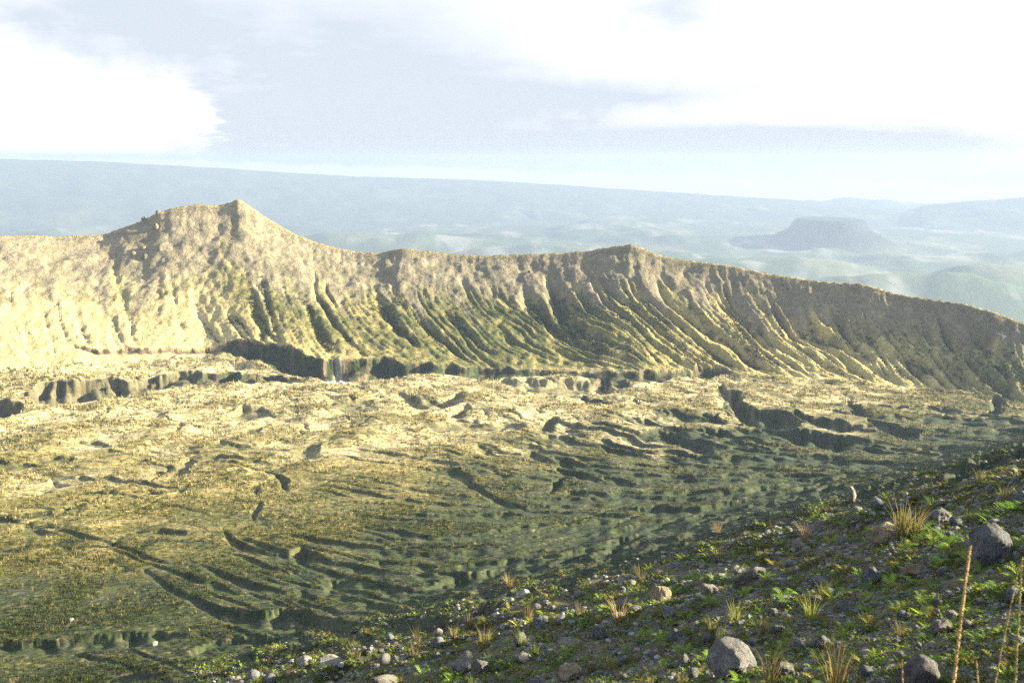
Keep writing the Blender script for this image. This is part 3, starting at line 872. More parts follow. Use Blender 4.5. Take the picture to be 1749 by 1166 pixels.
m_rock = rock_material('grey_rock', (0.155, 0.150, 0.136), (0.27, 0.258, 0.225), (0.055, 0.055, 0.05))

import bmesh
def rock_mesh(seed, sub=2, flat=0.75, cuts=7, peak=0.0):
    r = random.Random(seed)
    bm = bmesh.new()
    bmesh.ops.create_icosphere(bm, subdivisions=sub + (1 if sub >= 3 else 0), radius=1.0)
    planes = []
    for i in range(cuts):
        d = Vector((r.gauss(0, 1), r.gauss(0, 1), r.gauss(0.15, 0.8))).normalized()
        planes.append((d, r.uniform(0.58, 0.86)))
    ox, oy = r.uniform(0, 50), r.uniform(0, 50)
    nz = Noise(seed + 500)
    for v in bm.verts:
        d = v.co.normalized()
        k = 1.0
        for n, lim in planes:
            dd = d.dot(n)
            if dd > 0.05:
                k = min(k, lim / dd)
        k = 0.93 * k + 0.07
        k *= 1 + 0.10 * float(nz(d.x * 1.7 + ox, d.y * 1.7 + d.z * 1.3 + oy)) + 0.06 * float(nz(d.x * 4 + oy, d.y * 4 - d.z * 4 + ox)) + 0.035 * float(nz(d.x * 9 - d.z * 5 + oy, d.y * 9 + d.z * 7)) + 0.018 * float(nz(d.x * 20 + d.z * 13, d.y * 20 - d.z * 11 + ox))
        p = d * k
        if peak:
            p.x *= 1 - peak * max(0, p.z); p.y *= 1 - peak * max(0, p.z)
        p.z *= flat
        v.co = p
    xs = [v.co.x for v in bm.verts]; zs = [v.co.z for v in bm.verts]
    sx = 2.0 / (max(xs) - min(xs))
    for v in bm.verts:
        v.co.x = (v.co.x - (max(xs) + min(xs)) / 2) * sx
        v.co.y *= sx
        v.co.z = (v.co.z - min(zs)) / (max(zs) - min(zs))
    me = bpy.data.meshes.new('rock')
    bm.to_mesh(me); bm.free()
    for p in me.polygons:
        p.use_smooth = True
    if sub >= 3:
        try:
            me.set_sharp_from_angle(angle=R(28))
        except Exception:
            pass
    me.materials.append(m_rock)
    return me

import re as _re
LANDMARKS = []
USED = {}
def short_name(lab):
    return _re.split(r' (?:behind|near|cut|beside|uphill|standing|with|growing|at|left|right|below|just|leaning|touching|between|of|above|under|lying|in|on|alone|tilted|among|wedged|hugging|half|jutting|high)\b', lab)[0]
def near_label(what, px, py):
    best = sorted(LANDMARKS, key=lambda b: (b[0] - px) ** 2 + 2.0 * (b[1] - py) ** 2)[:6]
    for b in best:
        ddx, ddy = px - b[0], py - b[1]
        ver = 'uphill' if ddy < -12 else 'downhill' if ddy > 12 else ''
        hor = 'to the left' if ddx < -14 else 'to the right' if ddx > 14 else ''
        if ver and hor:
            rel = ('just above and ' if ver == 'uphill' else 'just below and ') + hor + ' of'
        elif ver:
            rel = 'directly above' if ver == 'uphill' else 'directly below'
        elif hor:
            rel = hor + ' of'
        else:
            rel = 'touching'
        lab = '%s %s the %s' % (what, rel, b[2])
        if lab not in USED and len(lab.split()) <= 16:
            USED[lab] = 1
            return lab
    return lab
rock_pool = {k: [rock_mesh(1000 + 40 * n + i, 2, fl_, 7, pk) for i in range(7)] for n, (k, fl_, pk) in enumerate((('round', 0.8, 0), ('flat', 0.45, 0), ('peak', 0.9, 0.38)))}
def place_rock(name, px, py, wpx, hpx, tone, shape, label, group=None, mesh=None, sink=0.22, cat='rock'):
    s_ = spot(px, py)
    if s_ is None:
        return None
    p, r_, i, j = s_
    m_px = p.length / F
    wpx, hpx = wpx * 0.9, hpx * 0.9
    wd = wpx * m_px; hg = hpx * m_px / (1 - sink) * 0.92
    o = bpy.data.objects.new(name, mesh or random.choice(rock_pool[shape]))
    col.objects.link(o)
    o.location = (p.x, p.y + 0.12 * wd, p.z - sink * hg - 0.05 * wd)
    o.scale = (wd / 2, wd / 2 * random.uniform(0.8, 1.15), hg)
    o.rotation_euler = (random.uniform(-0.12, 0.12), random.uniform(-0.12, 0.12), random.uniform(-0.35, 0.35))
    o.color = tone + (1,)
    tag(o, label, cat, group)
    return o

GREY = (1.15, 1.16, 1.16); PALE_T = (1.2, 1.17, 1.08); BLUE = (0.85, 0.94, 1.05); TAN = (1.5, 1.3, 0.95); DARKT = (0.78, 0.83, 0.9)
# (base px, base py, width, height, tone, shape, label)
BOULDERS = [
 (1692, 962, 70, 76, DARKT, 'round', 'large dark grey angular boulder behind the tall tan grass stalk'),
 (1255, 1150, 88, 62, GREY, 'round', 'broad grey boulder with a pale smooth face near the bottom edge'),
 (1573, 1176, 72, 60, (0.8, 0.78, 0.8), 'round', 'slab-sided grey boulder cut by the bottom edge left of the tall stalk'),
 (1516, 924, 52, 38, TAN, 'round', 'pinkish grey boulder beside the tall tuft of dry grass'),
 (1604, 892, 40, 32, GREY, 'round', 'grey rounded boulder uphill of the bright green fern clump'),
 (1455, 855, 17, 32, PALE_T, 'peak', 'narrow upright pointed rock standing on the upper edge of the slope'),
 (1488, 996, 32, 34, BLUE, 'peak', 'grey triangular rock with a flat front face among bright ferns'),
 (1211, 1013, 34, 19, PALE_T, 'round', 'pale humped rock beside the dark slip of bare soil'),
 (1296, 982, 30, 18, GREY, 'flat', 'low grey rock at the top of the dark bare soil streak'),
 (1404, 998, 38, 18, BLUE, 'flat', 'wide low bluish rock left of the triangular rock'),
 (1391, 1028, 30, 17, TAN, 'flat', 'flat tan slab tilted among green tufts'),
 (1332, 1037, 20, 13, PALE_T, 'round', 'small whitish rock left of the flat tan slab'),
 (1444, 1043, 34, 22, GREY, 'peak', 'mid grey rock with a ridged top below the wide low bluish rock'),
 (1624, 1055, 26, 15, PALE_T, 'flat', 'pale oval stone left of the tall tan stalk'),
 (1610, 1081, 38, 28, PALE_T, 'peak', 'pale pointed rock just under the pale oval stone'),
 (1406, 1108, 42, 28, (0.8, 0.86, 0.92), 'peak', 'grey wedge rock leaning left above the brown dry tussock'),
 (1366, 1110, 30, 24, GREY, 'round', 'blunt grey rock touching the leaning wedge rock'),
 (1341, 1156, 36, 32, PALE_T, 'round', 'pale round boulder right of the broad boulder at the bottom'),
 (1185, 1158, 22, 22, BLUE, 'round', 'small bluish angular block left of the broad grey boulder'),
 (1168, 1136, 24, 24, PALE_T, 'peak', 'pale rock standing behind the small bluish angular block'),
 (1634, 898, 22, 18, DARKT, 'round', 'small dark rock between the grey rounded boulder and the large dark boulder'),
 (1365, 936, 24, 20, PALE_T, 'peak', 'pale rock of the little pile on the upper slope'),
 (1378, 943, 18, 11, GREY, 'round', 'grey stone at the right foot of the little pale pile'),
 (1607, 862, 18, 12, PALE_T, 'round', 'pale stone above the grey rounded boulder'),
 (1557, 984, 34, 26, TAN, 'round', 'grey rock with an ochre side below the tuft of dry grass'),
 (1737, 1026, 34, 28, BLUE, 'round', 'bluish rock at the right edge behind the green stalk'),
 (1525, 943, 12, 11, PALE_T, 'round', 'small white round stone under the pinkish grey boulder'),
 (1417, 1018, 22, 18, BLUE, 'round', 'bluish cobble below the wide low bluish rock'),
 (1320, 1050, 18, 14, GREY, 'round', 'grey cobble under the small whitish rock'),
 (1216, 990, 16, 10, PALE_T, 'round', 'small cream stone above the pale humped rock'),
 (792, 1148, 46, 42, GREY, 'round', 'tall grey boulder with a lit right side at the bottom centre'),
 (820, 1150, 34, 28, (1.0, 1.0, 1.0), 'round', 'lower grey rock leaning on the tall bottom centre boulder'),
 (976, 1160, 42, 28, TAN, 'round', 'tan rounded rock at the bottom edge between ferns'),
 (1026, 1090, 30, 30, BLUE, 'round', 'bluish egg-shaped boulder below the dark soil overhang'),
 (890, 1102, 26, 27, BLUE, 'peak', 'bluish upright rock left of the flat slab'),
 (974, 1102, 46, 15, PALE_T, 'flat', 'long flat pale slab lying in the ferns'),
 (1068, 1037, 36, 21, PALE_T, 'round', 'pale rock with a rounded back right of the dark soil overhang'),
 (1086, 1046, 26, 14, GREY, 'flat', 'low pale grey stone in front of the rounded-back rock'),
 (1083, 1020, 13, 13, PALE_T, 'round', 'small pale ball-like stone on top of the rounded-back rock group'),
 (1128, 1026, 44, 32, TAN, 'peak', 'pale triangular boulder with a broad base in mid slope'),
 (894, 1017, 32, 20, GREY, 'peak', 'grey sloping rock at the lower edge of the dark hollow'),
 (748, 1104, 22, 21, BLUE, 'round', 'squat bluish rock uphill of the tall bottom centre boulder'),
 (894, 1130, 30, 18, GREY, 'flat', 'worn flat rock below the bluish upright rock'),
 (924, 1070, 30, 24, BLUE, 'round', 'grey block at the left end of the dark soil overhang'),
 (954, 1064, 22, 13, GREY, 'flat', 'thin grey stone wedged at the dark soil overhang'),
 (1152, 1092, 28, 24, BLUE, 'peak', 'bluish stone tilted beside a bright fern above the broad boulder'),
 (656, 1174, 52, 22, PALE_T, 'flat', 'wide pale rock cut by the bottom edge left of the tall boulder'),
 (519, 1136, 30, 17, PALE_T, 'flat', 'pale flat rock lying at the lower left edge of the scree'),
 (567, 1136, 46, 13, PALE_T, 'flat', 'long low pale slab right of the pale flat rock'),
 (463, 1166, 22, 19, DARKT, 'round', 'dark grey block at the far left of the scree by the bottom edge'),
 (644, 1100, 16, 10, PALE_T, 'round', 'pale stone alone in the moss above the long low slab'),
 (263, 1102, 11, 8, GREY, 'round', 'grey stone on the dark bank at the lower left'),
 (121, 1060, 9, 7, GREY, 'round', 'tiny grey stone on the grassy floor at the lower left'),
 (988, 1018, 16, 13, GREY, 'round', 'grey stone behind the dark soil overhang'),
 (1140, 1052, 26, 18, BLUE, 'round', 'blue-grey cobble in front of the pale triangular boulder'),
 (1240, 1098, 40, 24, TAN, 'flat', 'dull brownish rock half sunk uphill of the broad grey boulder'),
 (1700, 900, 22, 16, GREY, 'round', 'grey stone hugging the top of the large dark boulder'),
 (1741, 866, 26, 32, DARKT, 'round', 'dark rock at the right edge beside a tall fern'),
]
ridge_rocks = [
 (267, 391, 9, 12, (0.75, 0.68, 0.52), 'round', 'dark knob of rock high on the left shoulder of the peak'),
 (245, 427, 10, 8, (0.75, 0.68, 0.52), 'round', 'rounded crag jutting left on the face below the peak'),
 (271, 428, 11, 9, (0.75, 0.68, 0.52), 'round', 'rounded crag jutting right of its twin below the peak'),
 (228, 434, 9, 7, (0.75, 0.68, 0.52), 'round', 'small crag at the left end of the row below the peak'),
 (247, 440, 14, 10, (0.5, 0.46, 0.38), 'peak', 'dark overhanging crag below the row of crags on the peak'),
 (270, 364, 9, 8, (0.75, 0.68, 0.52), 'round', 'small stone tooth on the skyline left of the summit'),
 (245, 377, 8, 7, (0.75, 0.68, 0.52), 'round', 'low stone tooth on the skyline at the foot of the shoulder'),
 (905, 466, 7, 6, (0.5, 0.46, 0.38), 'round', 'single dark boulder on the smooth slope under the central saddle'),
]
for b in BOULDERS:
    LANDMARKS.append((b[0], b[1] - b[3] / 2, short_name(b[6])))
for k_, b in enumerate(BOULDERS):
    px, py, wp, hp, tone, shp, lab = b
    me = rock_mesh(2000 + k_ * 3, 3, {'round': 0.8, 'flat': 0.45, 'peak': 0.9}[shp], 8, 0.38 if shp == 'peak' else 0) if wp >= 26 else None
    place_rock('boulder' if wp >= 24 else 'stone', px, py, wp, hp, tone, shp, lab, None, me, cat='boulder' if wp >= 24 else 'stone')
for b in ridge_rocks:
    place_rock('crag', *b[:7], sink=0.35, cat='crag')

# 240 more stones one can pick out on the slope
edge_x = [300, 650, 900, 1050, 1200, 1450, 1600, 1749, 1900]; edge_y = [1166, 1075, 1015, 985, 935, 855, 828, 790, 750]
def slope_pixel(margin=12, wide=False):
    while True:
        px = random.uniform(330, 1880 if wide else 1760); py = random.uniform(740 if wide else 790, 1260 if wide else 1185)
        if py > np.interp(px, edge_x, edge_y) + margin:
            return px, py
taken = [(b[0], b[1], b[2]) for b in BOULDERS]
n_st = 0
while n_st < 238:
    px, py = slope_pixel(14)
    if any(abs(px - a) < 0.6 * w_ + 8 and abs(py - b_) < 0.5 * w_ + 6 for a, b_, w_ in taken):
        continue
    wp = min(26, 8 * (1 - random.random() * 0.9) ** -0.55)
    tone = random.choice([GREY, GREY, PALE_T, BLUE, BLUE, TAN, (1.2, 1.2, 1.15)])
    shp = random.choice(['round', 'round', 'flat', 'peak'])
    what = ('tiny ' if wp < 12 else 'small ' if wp < 18 else 'mid-sized ') + {'round': 'rounded ', 'flat': 'flat ', 'peak': 'pointed '}[shp] + {GREY: 'grey', PALE_T: 'pale', BLUE: 'bluish', TAN: 'tan'}.get(tone, 'light grey') + ' stone'
    o = place_rock('stone', px, py, wp, wp * random.uniform(0.55, 0.85), tone, shp, near_label(what, px, py), 'small stones strewn over the near slope', None, cat='stone')
    if o:
        taken.append((px, py, wp)); n_st += 1

# scree too small to count lies in drifts
_dx = np.arange(200, 2000, 4.0); _dy = np.arange(650, 1300, 4.0)
_DX, _DY = np.meshgrid(_dx, _dy)
_T900 = fbm(_DX / 55, _DY / 28, 900, 2); _T940 = fbm(_DX / 60, _DY / 34, 940, 2)
def N900(px, py):
    return _T900[int(np.clip((py - 650) / 4, 0, len(_dy) - 1)), int(np.clip((px - 200) / 4, 0, len(_dx) - 1))]
def N940(px, py):
    return _T940[int(np.clip((py - 650) / 4, 0, len(_dy) - 1)), int(np.clip((px - 200) / 4, 0, len(_dx) - 1))]
def build_scree():
    base = bmesh.new(); bmesh.ops.create_icosphere(base, subdivisions=1, radius=1)
    bv = np.array([v.co[:] for v in base.verts], np.float32); bf = np.array([[v.index for v in f.verts] for f in base.faces], np.int32)
    base.free()
    V_, F_, C_ = [], [], []
    cnt = 0
    palette = np.array([[0.10, 0.105, 0.10], [0.15, 0.15, 0.145], [0.19, 0.185, 0.17], [0.075, 0.08, 0.085], [0.15, 0.13, 0.10], [0.17, 0.165, 0.15]])
    n_try = 0
    while cnt < 14000 and n_try < 80000:
        n_try += 1
        px, py = slope_pixel(-22, True)
        if N900(px, py) < -0.2 and random.random() < 0.7:
            continue
        s_ = spot(px, py)
        if s_ is None:
            continue
        p, r_, i, j = s_
        if r_ > 190 or (T['bank'][i, j] > 0.4 and random.random() < 0.85):
            continue
        wp = min(15, 3.4 * (1 - random.random() * 0.97) ** -0.5)
        sz = min(wp * p.length / F / 2, 0.35)
        k = rng.uniform(0.65, 1.25, bv.shape).astype(np.float32)
        a = random.uniform(0, 6.28); ca, sa = math.cos(a), math.sin(a)
        q = bv * k * np.array([1, random.uniform(0.6, 1), random.uniform(0.45, 0.8)], np.float32)
        q = np.stack([q[:, 0] * ca - q[:, 1] * sa, q[:, 0] * sa + q[:, 1] * ca, q[:, 2]], -1) * sz
        V_.append(q + np.array([p.x, p.y, p.z + 0.18 * sz], np.float32)); F_.append(bf + cnt * len(bv))
        C_.append(np.repeat(palette[random.randrange(6)][None] * random.uniform(0.8, 1.2), len(bv), 0))
        cnt += 1
    m = ground_mat('scree_stone', [(30.0, 0.7, 1.3)], 0, (25.0, 0.5, 0.02))
    link('gravel', mesh_from('gravel', np.concatenate(V_), np.concatenate(F_), m, 3, np.concatenate(C_), False), 'stuff')
build_scree()

# ------------------------------------------------------------------ plants
def leaf_mat(name, transl=0.35):
    m = bpy.data.materials.new(name)
    m.use_nodes = True; m.node_tree.nodes.clear()
    t = NT(m.node_tree)
    out = t.new('ShaderNodeOutputMaterial')
    at = t.new('ShaderNodeAttribute', attribute_name='tint')
    oi = t.new('ShaderNodeObjectInfo')
    cc = t.mix(1.0, at.outputs['Color'], oi.outputs['Color'], 'MULTIPLY')
    d = t.new('ShaderNodeBsdfDiffuse'); t.l.new(cc, d.inputs[0])
    tr = t.new('ShaderNodeBsdfTranslucent'); t.l.new(cc, tr.inputs[0])
    ms = t.new('ShaderNodeMixShader'); ms.inputs[0].default_value = transl
    t.l.new(d.outputs[0], ms.inputs[1]); t.l.new(tr.outputs[0], ms.inputs[2]); t.l.new(ms.outputs[0], out.inputs[0])
    return m
m_leaf = leaf_mat('fern_leaf', 0.4)
m_grass = leaf_mat('grass_blade', 0.25)

def frond_geo(length, lift, droop, width, n=9):
    """an arching frond with a row of leaflets either side, growing along +x"""
    v, f = [], []
    def at(s_):
        return Vector((length * s_ * (1 - 0.18 * s_), 0, lift * length * s_ - droop * length * s_ * s_))
    for k in range(n):
        s0 = 0.08 + 0.9 * k / n; s1 = s0 + 0.75 / n
        wl = width * length * math.sin(math.pi * min(1, (0.12 + 0.88 * (k + 0.5) / n)) ** 0.8) + 0.02 * length
        a, b = at(s0), at(s1)
        tip = at(min(1, s1 + 0.06))
        for sg in (-1, 1):
            i = len(v)
            v += [a, b, tip + Vector((0, sg * wl, 0.10 * wl))]
            f.append((i, i + 1, i + 2) if sg > 0 else (i + 1, i, i + 2))
    i = len(v)
    v += [at(0), at(0.5) + Vector((0, 0.012 * length, 0)), at(1.0), at(0.5) - Vector((0, 0.012 * length, 0))]
    f += [(i, i + 1, i + 3), (i + 1, i + 2, i + 3)]
    return np.array([p[:] for p in v], np.float32), np.array(f, np.int32)

FERN_C = np.array([0.165, 0.240, 0.048])
frond_meshes = []
for k in range(5):
    fv, ff = frond_geo(1.0, random.uniform(0.75, 1.15), random.uniform(0.55, 0.95), random.uniform(0.13, 0.18), 9)
    frond_meshes.append(mesh_from('frond', fv, ff, m_leaf, 3, np.repeat(FERN_C[None], len(fv), 0), False))
def rot_z(v, a):
    ca, sa = math.cos(a), math.sin(a)
    return np.stack([v[:, 0] * ca - v[:, 1] * sa, v[:, 0] * sa + v[:, 1] * ca, v[:, 2]], -1)
def fern_geo(nf, seed, nleaf=6):
    r = random.Random(seed)
    V_, F_, C_, k0 = [], [], [], 0
    for k in range(nf):
        fv, ff = frond_geo(r.uniform(0.65, 1.1), r.uniform(0.6, 1.3), r.uniform(0.45, 0.95), r.uniform(0.12, 0.18), nleaf)
        fv = rot_z(fv, 2 * math.pi * k / nf + r.uniform(-0.4, 0.4))
        V_.append(fv); F_.append(ff + k0); k0 += len(fv)
        C_.append(np.repeat((FERN_C * r.uniform(0.6, 1.3) * np.array([r.uniform(0.85, 1.3), 1, 1]))[None], len(fv), 0))
    return np.concatenate(V_), np.concatenate(F_), np.concatenate(C_)

FERN_TINTS = [(1, 1, 1), (1.15, 1.05, 0.9), (0.65, 0.7, 0.9), (1.3, 1.1, 0.9), (0.5, 0.55, 0.8), (1.1, 0.7, 0.8)]
def fern(px, py, size_px, label, group=None, tint=(1, 1, 1), parts=True):
    s_ = spot(px, py)
    if s_ is None:
        return None
    p, r_, i, j = s_
    L = size_px * p.length / F * 0.72
    if parts:
        o = bpy.data.objects.new('fern', None); o.empty_display_size = 0.1
        col.objects.link(o)
        o.location = p - Vector((0, 0, 0.03 * L))
        nf = random.randint(7, 9)
        for k in range(nf):
            c_ = bpy.data.objects.new('frond', random.choice(frond_meshes))
            col.objects.link(c_); c_.parent = o
            s1 = L * random.uniform(0.7, 1.15)
            c_.scale = (s1, s1, s1 * random.uniform(0.8, 1.3))
            c_.rotation_euler = (random.uniform(-0.25, 0.25), random.uniform(-0.3, 0.25), 2 * math.pi * k / nf + random.uniform(-0.35, 0.35))
            q = random.uniform(0.75, 1.25)
            c_.color = (tint[0] * q, tint[1] * q, tint[2] * q, 1)
    else:
        o = bpy.data.objects.new('fern', random.choice(fern_meshes))
        col.objects.link(o)
        o.location = p - Vector((0, 0, 0.03 * L)); o.scale = (L, L, L * random.uniform(0.8, 1.2)); o.rotation_euler = (0, 0, random.uniform(0, 6.28))
        o.color = tint + (1,)
    tag(o, label, 'fern', group)
    return o
fern_meshes = []
for k in range(8):
    a_, b_, c_ = fern_geo(random.randint(6, 8), 70 + k, 6)
    fern_meshes.append(mesh_from('fern', a_, b_, m_leaf, 3, c_, False))
NAMED_FERNS = [
 (1618, 932, 62, 'wide bright green fern clump left of the large dark boulder'), (1728, 872, 56, 'tall yellow-green fern at the right edge above the large dark boulder'),
 (1686, 884, 46, 'bright fern on the crest of the slope behind the large dark boulder'), (1338, 1020, 44, 'upright fern growing left of the flat tan slab'),
 (1523, 1000, 42, 'bright fern at the right foot of the triangular rock'), (1600, 968, 38, 'low fern beside the grey rock with an ochre side'),
 (1700, 1010, 54, 'spreading fern below the large dark boulder'), (1592, 1130, 40, 'dark fern in the shade right of the slab-sided boulder'),
 (1210, 1128, 52, 'bright fern left of the broad grey boulder with the pale face'), (1262, 1166, 46, 'fern sprouting in front of the broad grey boulder'),
 (1128, 1092, 34, 'yellow-green fern left of the tilted bluish stone'), (1004, 1066, 40, 'fern under the dark soil overhang'),
 (770, 1166, 40, 'fern at the left foot of the tall bottom centre boulder'), (1494, 906, 44, 'green fern on the right of the pinkish grey boulder'),
 (1670, 1096, 44, 'yellowish fern right of the tall tan stalk near the bottom'), (1448, 1014, 34, 'fern on the left of the triangular rock')]
for px, py, s_, lab in NAMED_FERNS:
    fern(px, py, s_, lab, None, (1.25, 1.3, 1.0) if 'dark' not in lab else (0.6, 0.75, 0.7))
n_f = 0
while n_f < 282:
    px, py = slope_pixel(16)
    s_ = spot(px, py)
    if s_ is None or T['bank'][s_[2], s_[3]] > 0.3 or random.random() > np.interp(px, [330, 900, 1200, 1749], [0.25, 0.6, 0.85, 1.0]) * np.interp(py - np.interp(px, edge_x, edge_y), [0, 120], [0.35, 1]):
        continue
    sz = random.uniform(20, 42) * np.interp(px, [330, 900, 1749], [0.75, 0.9, 1.08])
    ti = random.randrange(len(FERN_TINTS))
    what = ('small ' if sz < 26 else 'spreading ' if sz > 36 else '') + ('green', 'light green', 'dull green', 'yellow-green', 'dark green', 'rusty')[ti] + ' fern'
    if fern(px, py, sz, near_label(what, px, py), 'ferns scattered over the near slope', FERN_TINTS[ti], n_f < 120):
        n_f += 1

def stuff_plants():
    """the ground cover nobody could count: small ferns, moss tufts and grass between the stones"""
    V_, F_, C_, k0 = [], [], [], 0
    lib = [fern_geo(6, 300 + k, 2) for k in range(10)]
    n = 0; tr = 0
    while n < 8200 and tr < 34000:
        tr += 1
        px, py = slope_pixel(-26, True)
        if N940(px, py) < random.uniform(-0.6, 0.1):
            continue
        s_ = spot(px, py)
        if s_ is None or s_[1] > 190 or T['bank'][s_[2], s_[3]] > 0.4 or (T['slip'][s_[2], s_[3]] > 0.5 and random.random() < 0.8):
            continue
        p, r_ = s_[0], s_[1]
        L = random.uniform(8, 21) * p.length / F * 0.75
        v_, f_, c_ = random.choice(lib)
        q = rot_z(v_, random.uniform(0, 6.28)) * L + np.array(p[:], np.float32)
        tint = random.choice([(0.8, 0.8, 0.9), (0.7, 0.6, 0.7), (0.5, 0.5, 0.7), (0.8, 0.45, 0.6), (0.35, 0.36, 0.6), (1.0, 0.95, 0.9), (0.9, 0.9, 0.8)])
        V_.append(q); F_.append(f_ + k0); C_.append(c_ * np.array(tint) * 0.85); k0 += len(v_); n += 1
    o = link('small_ferns', mesh_from('small_ferns', np.concatenate(V_), np.concatenate(F_), m_leaf, 3, np.concatenate(C_), False), 'stuff')
stuff_plants()

def blades(n, height, spread, lean, wid, r):
    V_, F_ = [], []
    for k in range(n):
        a = r.uniform(0, 6.28); rad = spread * math.sqrt(r.random())
        x, y = rad * math.cos(a), rad * math.sin(a)
        h_ = height * r.uniform(0.55, 1.1); l_ = lean * r.uniform(0.2, 1.2) * h_
        ax, ay = math.cos(a), math.sin(a)
        tx, ty = -ay, ax
        if r.random() < 0.5:
            tx, ty = 1, 0
        i = len(V_)
        V_ += [(x - tx * wid, y - ty * wid, -0.02 * height), (x + tx * wid, y + ty * wid, -0.02 * height), (x + ax * l_ * 0.35 + tx * wid * 0.7, y + ay * l_ * 0.35 + ty * wid * 0.7, h_ * 0.6),
               (x + ax * l_ * 0.35 - tx * wid * 0.7, y + ay * l_ * 0.35 - ty * wid * 0.7, h_ * 0.6), (x + ax * l_, y + ay * l_, h_)]
        F_ += [(i, i + 1, i + 2), (i, i + 2, i + 3), (i + 3, i + 2, i + 4)]
    return np.array(V_, np.float32), np.array(F_, np.int32)

tuss_meshes = []
for k in range(6):
    r = random.Random(400 + k)
    bv, bf = blades(46, 1.0, 0.16, 0.55, 0.012, r)
    cc = np.repeat(np.array([[r.uniform(0.8, 1.2)] for _ in range(46)]), 5, 0) * np.ones((1, 3))
    tuss_meshes.append(mesh_from('grass_tussock', bv, bf, m_grass, 3, cc, False))
TUSS = [(1540, 918, 62, (0.22, 0.19, 0.07), 'tall tuft of dry tan grass beside the pinkish grey boulder'), (1562, 912, 48, (0.22, 0.17, 0.07), 'thin leaning tuft right of the tall dry grass tuft'),
        (1426, 1176, 74, (0.20, 0.16, 0.06), 'broad brown and green tussock at the bottom edge'), (1385, 1062, 46, (0.22, 0.24, 0.06), 'green upright grass tuft below the flat tan slab'),
        (1375, 925, 34, (0.28, 0.20, 0.09), 'rusty dry tuft beside the little pale pile of rocks'), (1226, 910, 22, (0.24, 0.18, 0.09), 'orange dry tuft on the dark edge of the slope'),
        (1058, 1064, 44, (0.22, 0.17, 0.07), 'leaning tan tuft right of the dark soil overhang'), (902, 1062, 32, (0.30, 0.22, 0.09), 'dry tuft left of the grey block at the overhang'),
        (828, 1104, 36, (0.26, 0.22, 0.08), 'dry tuft uphill of the tall bottom centre boulder'), (1316, 1162, 50, (0.18, 0.135, 0.06), 'rusty brown tuft between the two bottom boulders'),
        (1420, 928, 28, (0.22, 0.22, 0.07), 'olive tuft left of the pinkish grey boulder'), (870, 1004, 26, (0.24, 0.18, 0.08), 'orange tuft at the rim of the dark hollow')]
def tussock(px, py, hp, tint, label, group=None):
    s_ = spot(px, py)
    if s_ is None:
        return
    p = s_[0]; L = hp * p.length / F
    o = bpy.data.objects.new('grass_tussock', random.choice(tuss_meshes))
    col.objects.link(o)
    o.location = p; o.scale = (L, L, L); o.rotation_euler = (0, 0, random.uniform(0, 6.28)); o.color = tint + (1,)
    tag(o, label, 'grass tuft', group)
for a in TUSS:
    tussock(*a)
for k in range(45):
    px, py = slope_pixel(10)
    ti = random.randrange(4); hp = random.uniform(16, 34)
    tussock(px, py, hp, [(0.20, 0.17, 0.07), (0.16, 0.17, 0.05), (0.17, 0.135, 0.065), (0.11, 0.15, 0.035)][ti],
            near_label(('low ' if hp < 25 else 'wispy ') + ('straw', 'olive', 'rusty', 'green')[ti] + ' grass tuft', px, py), 'grass tufts on the near slope')

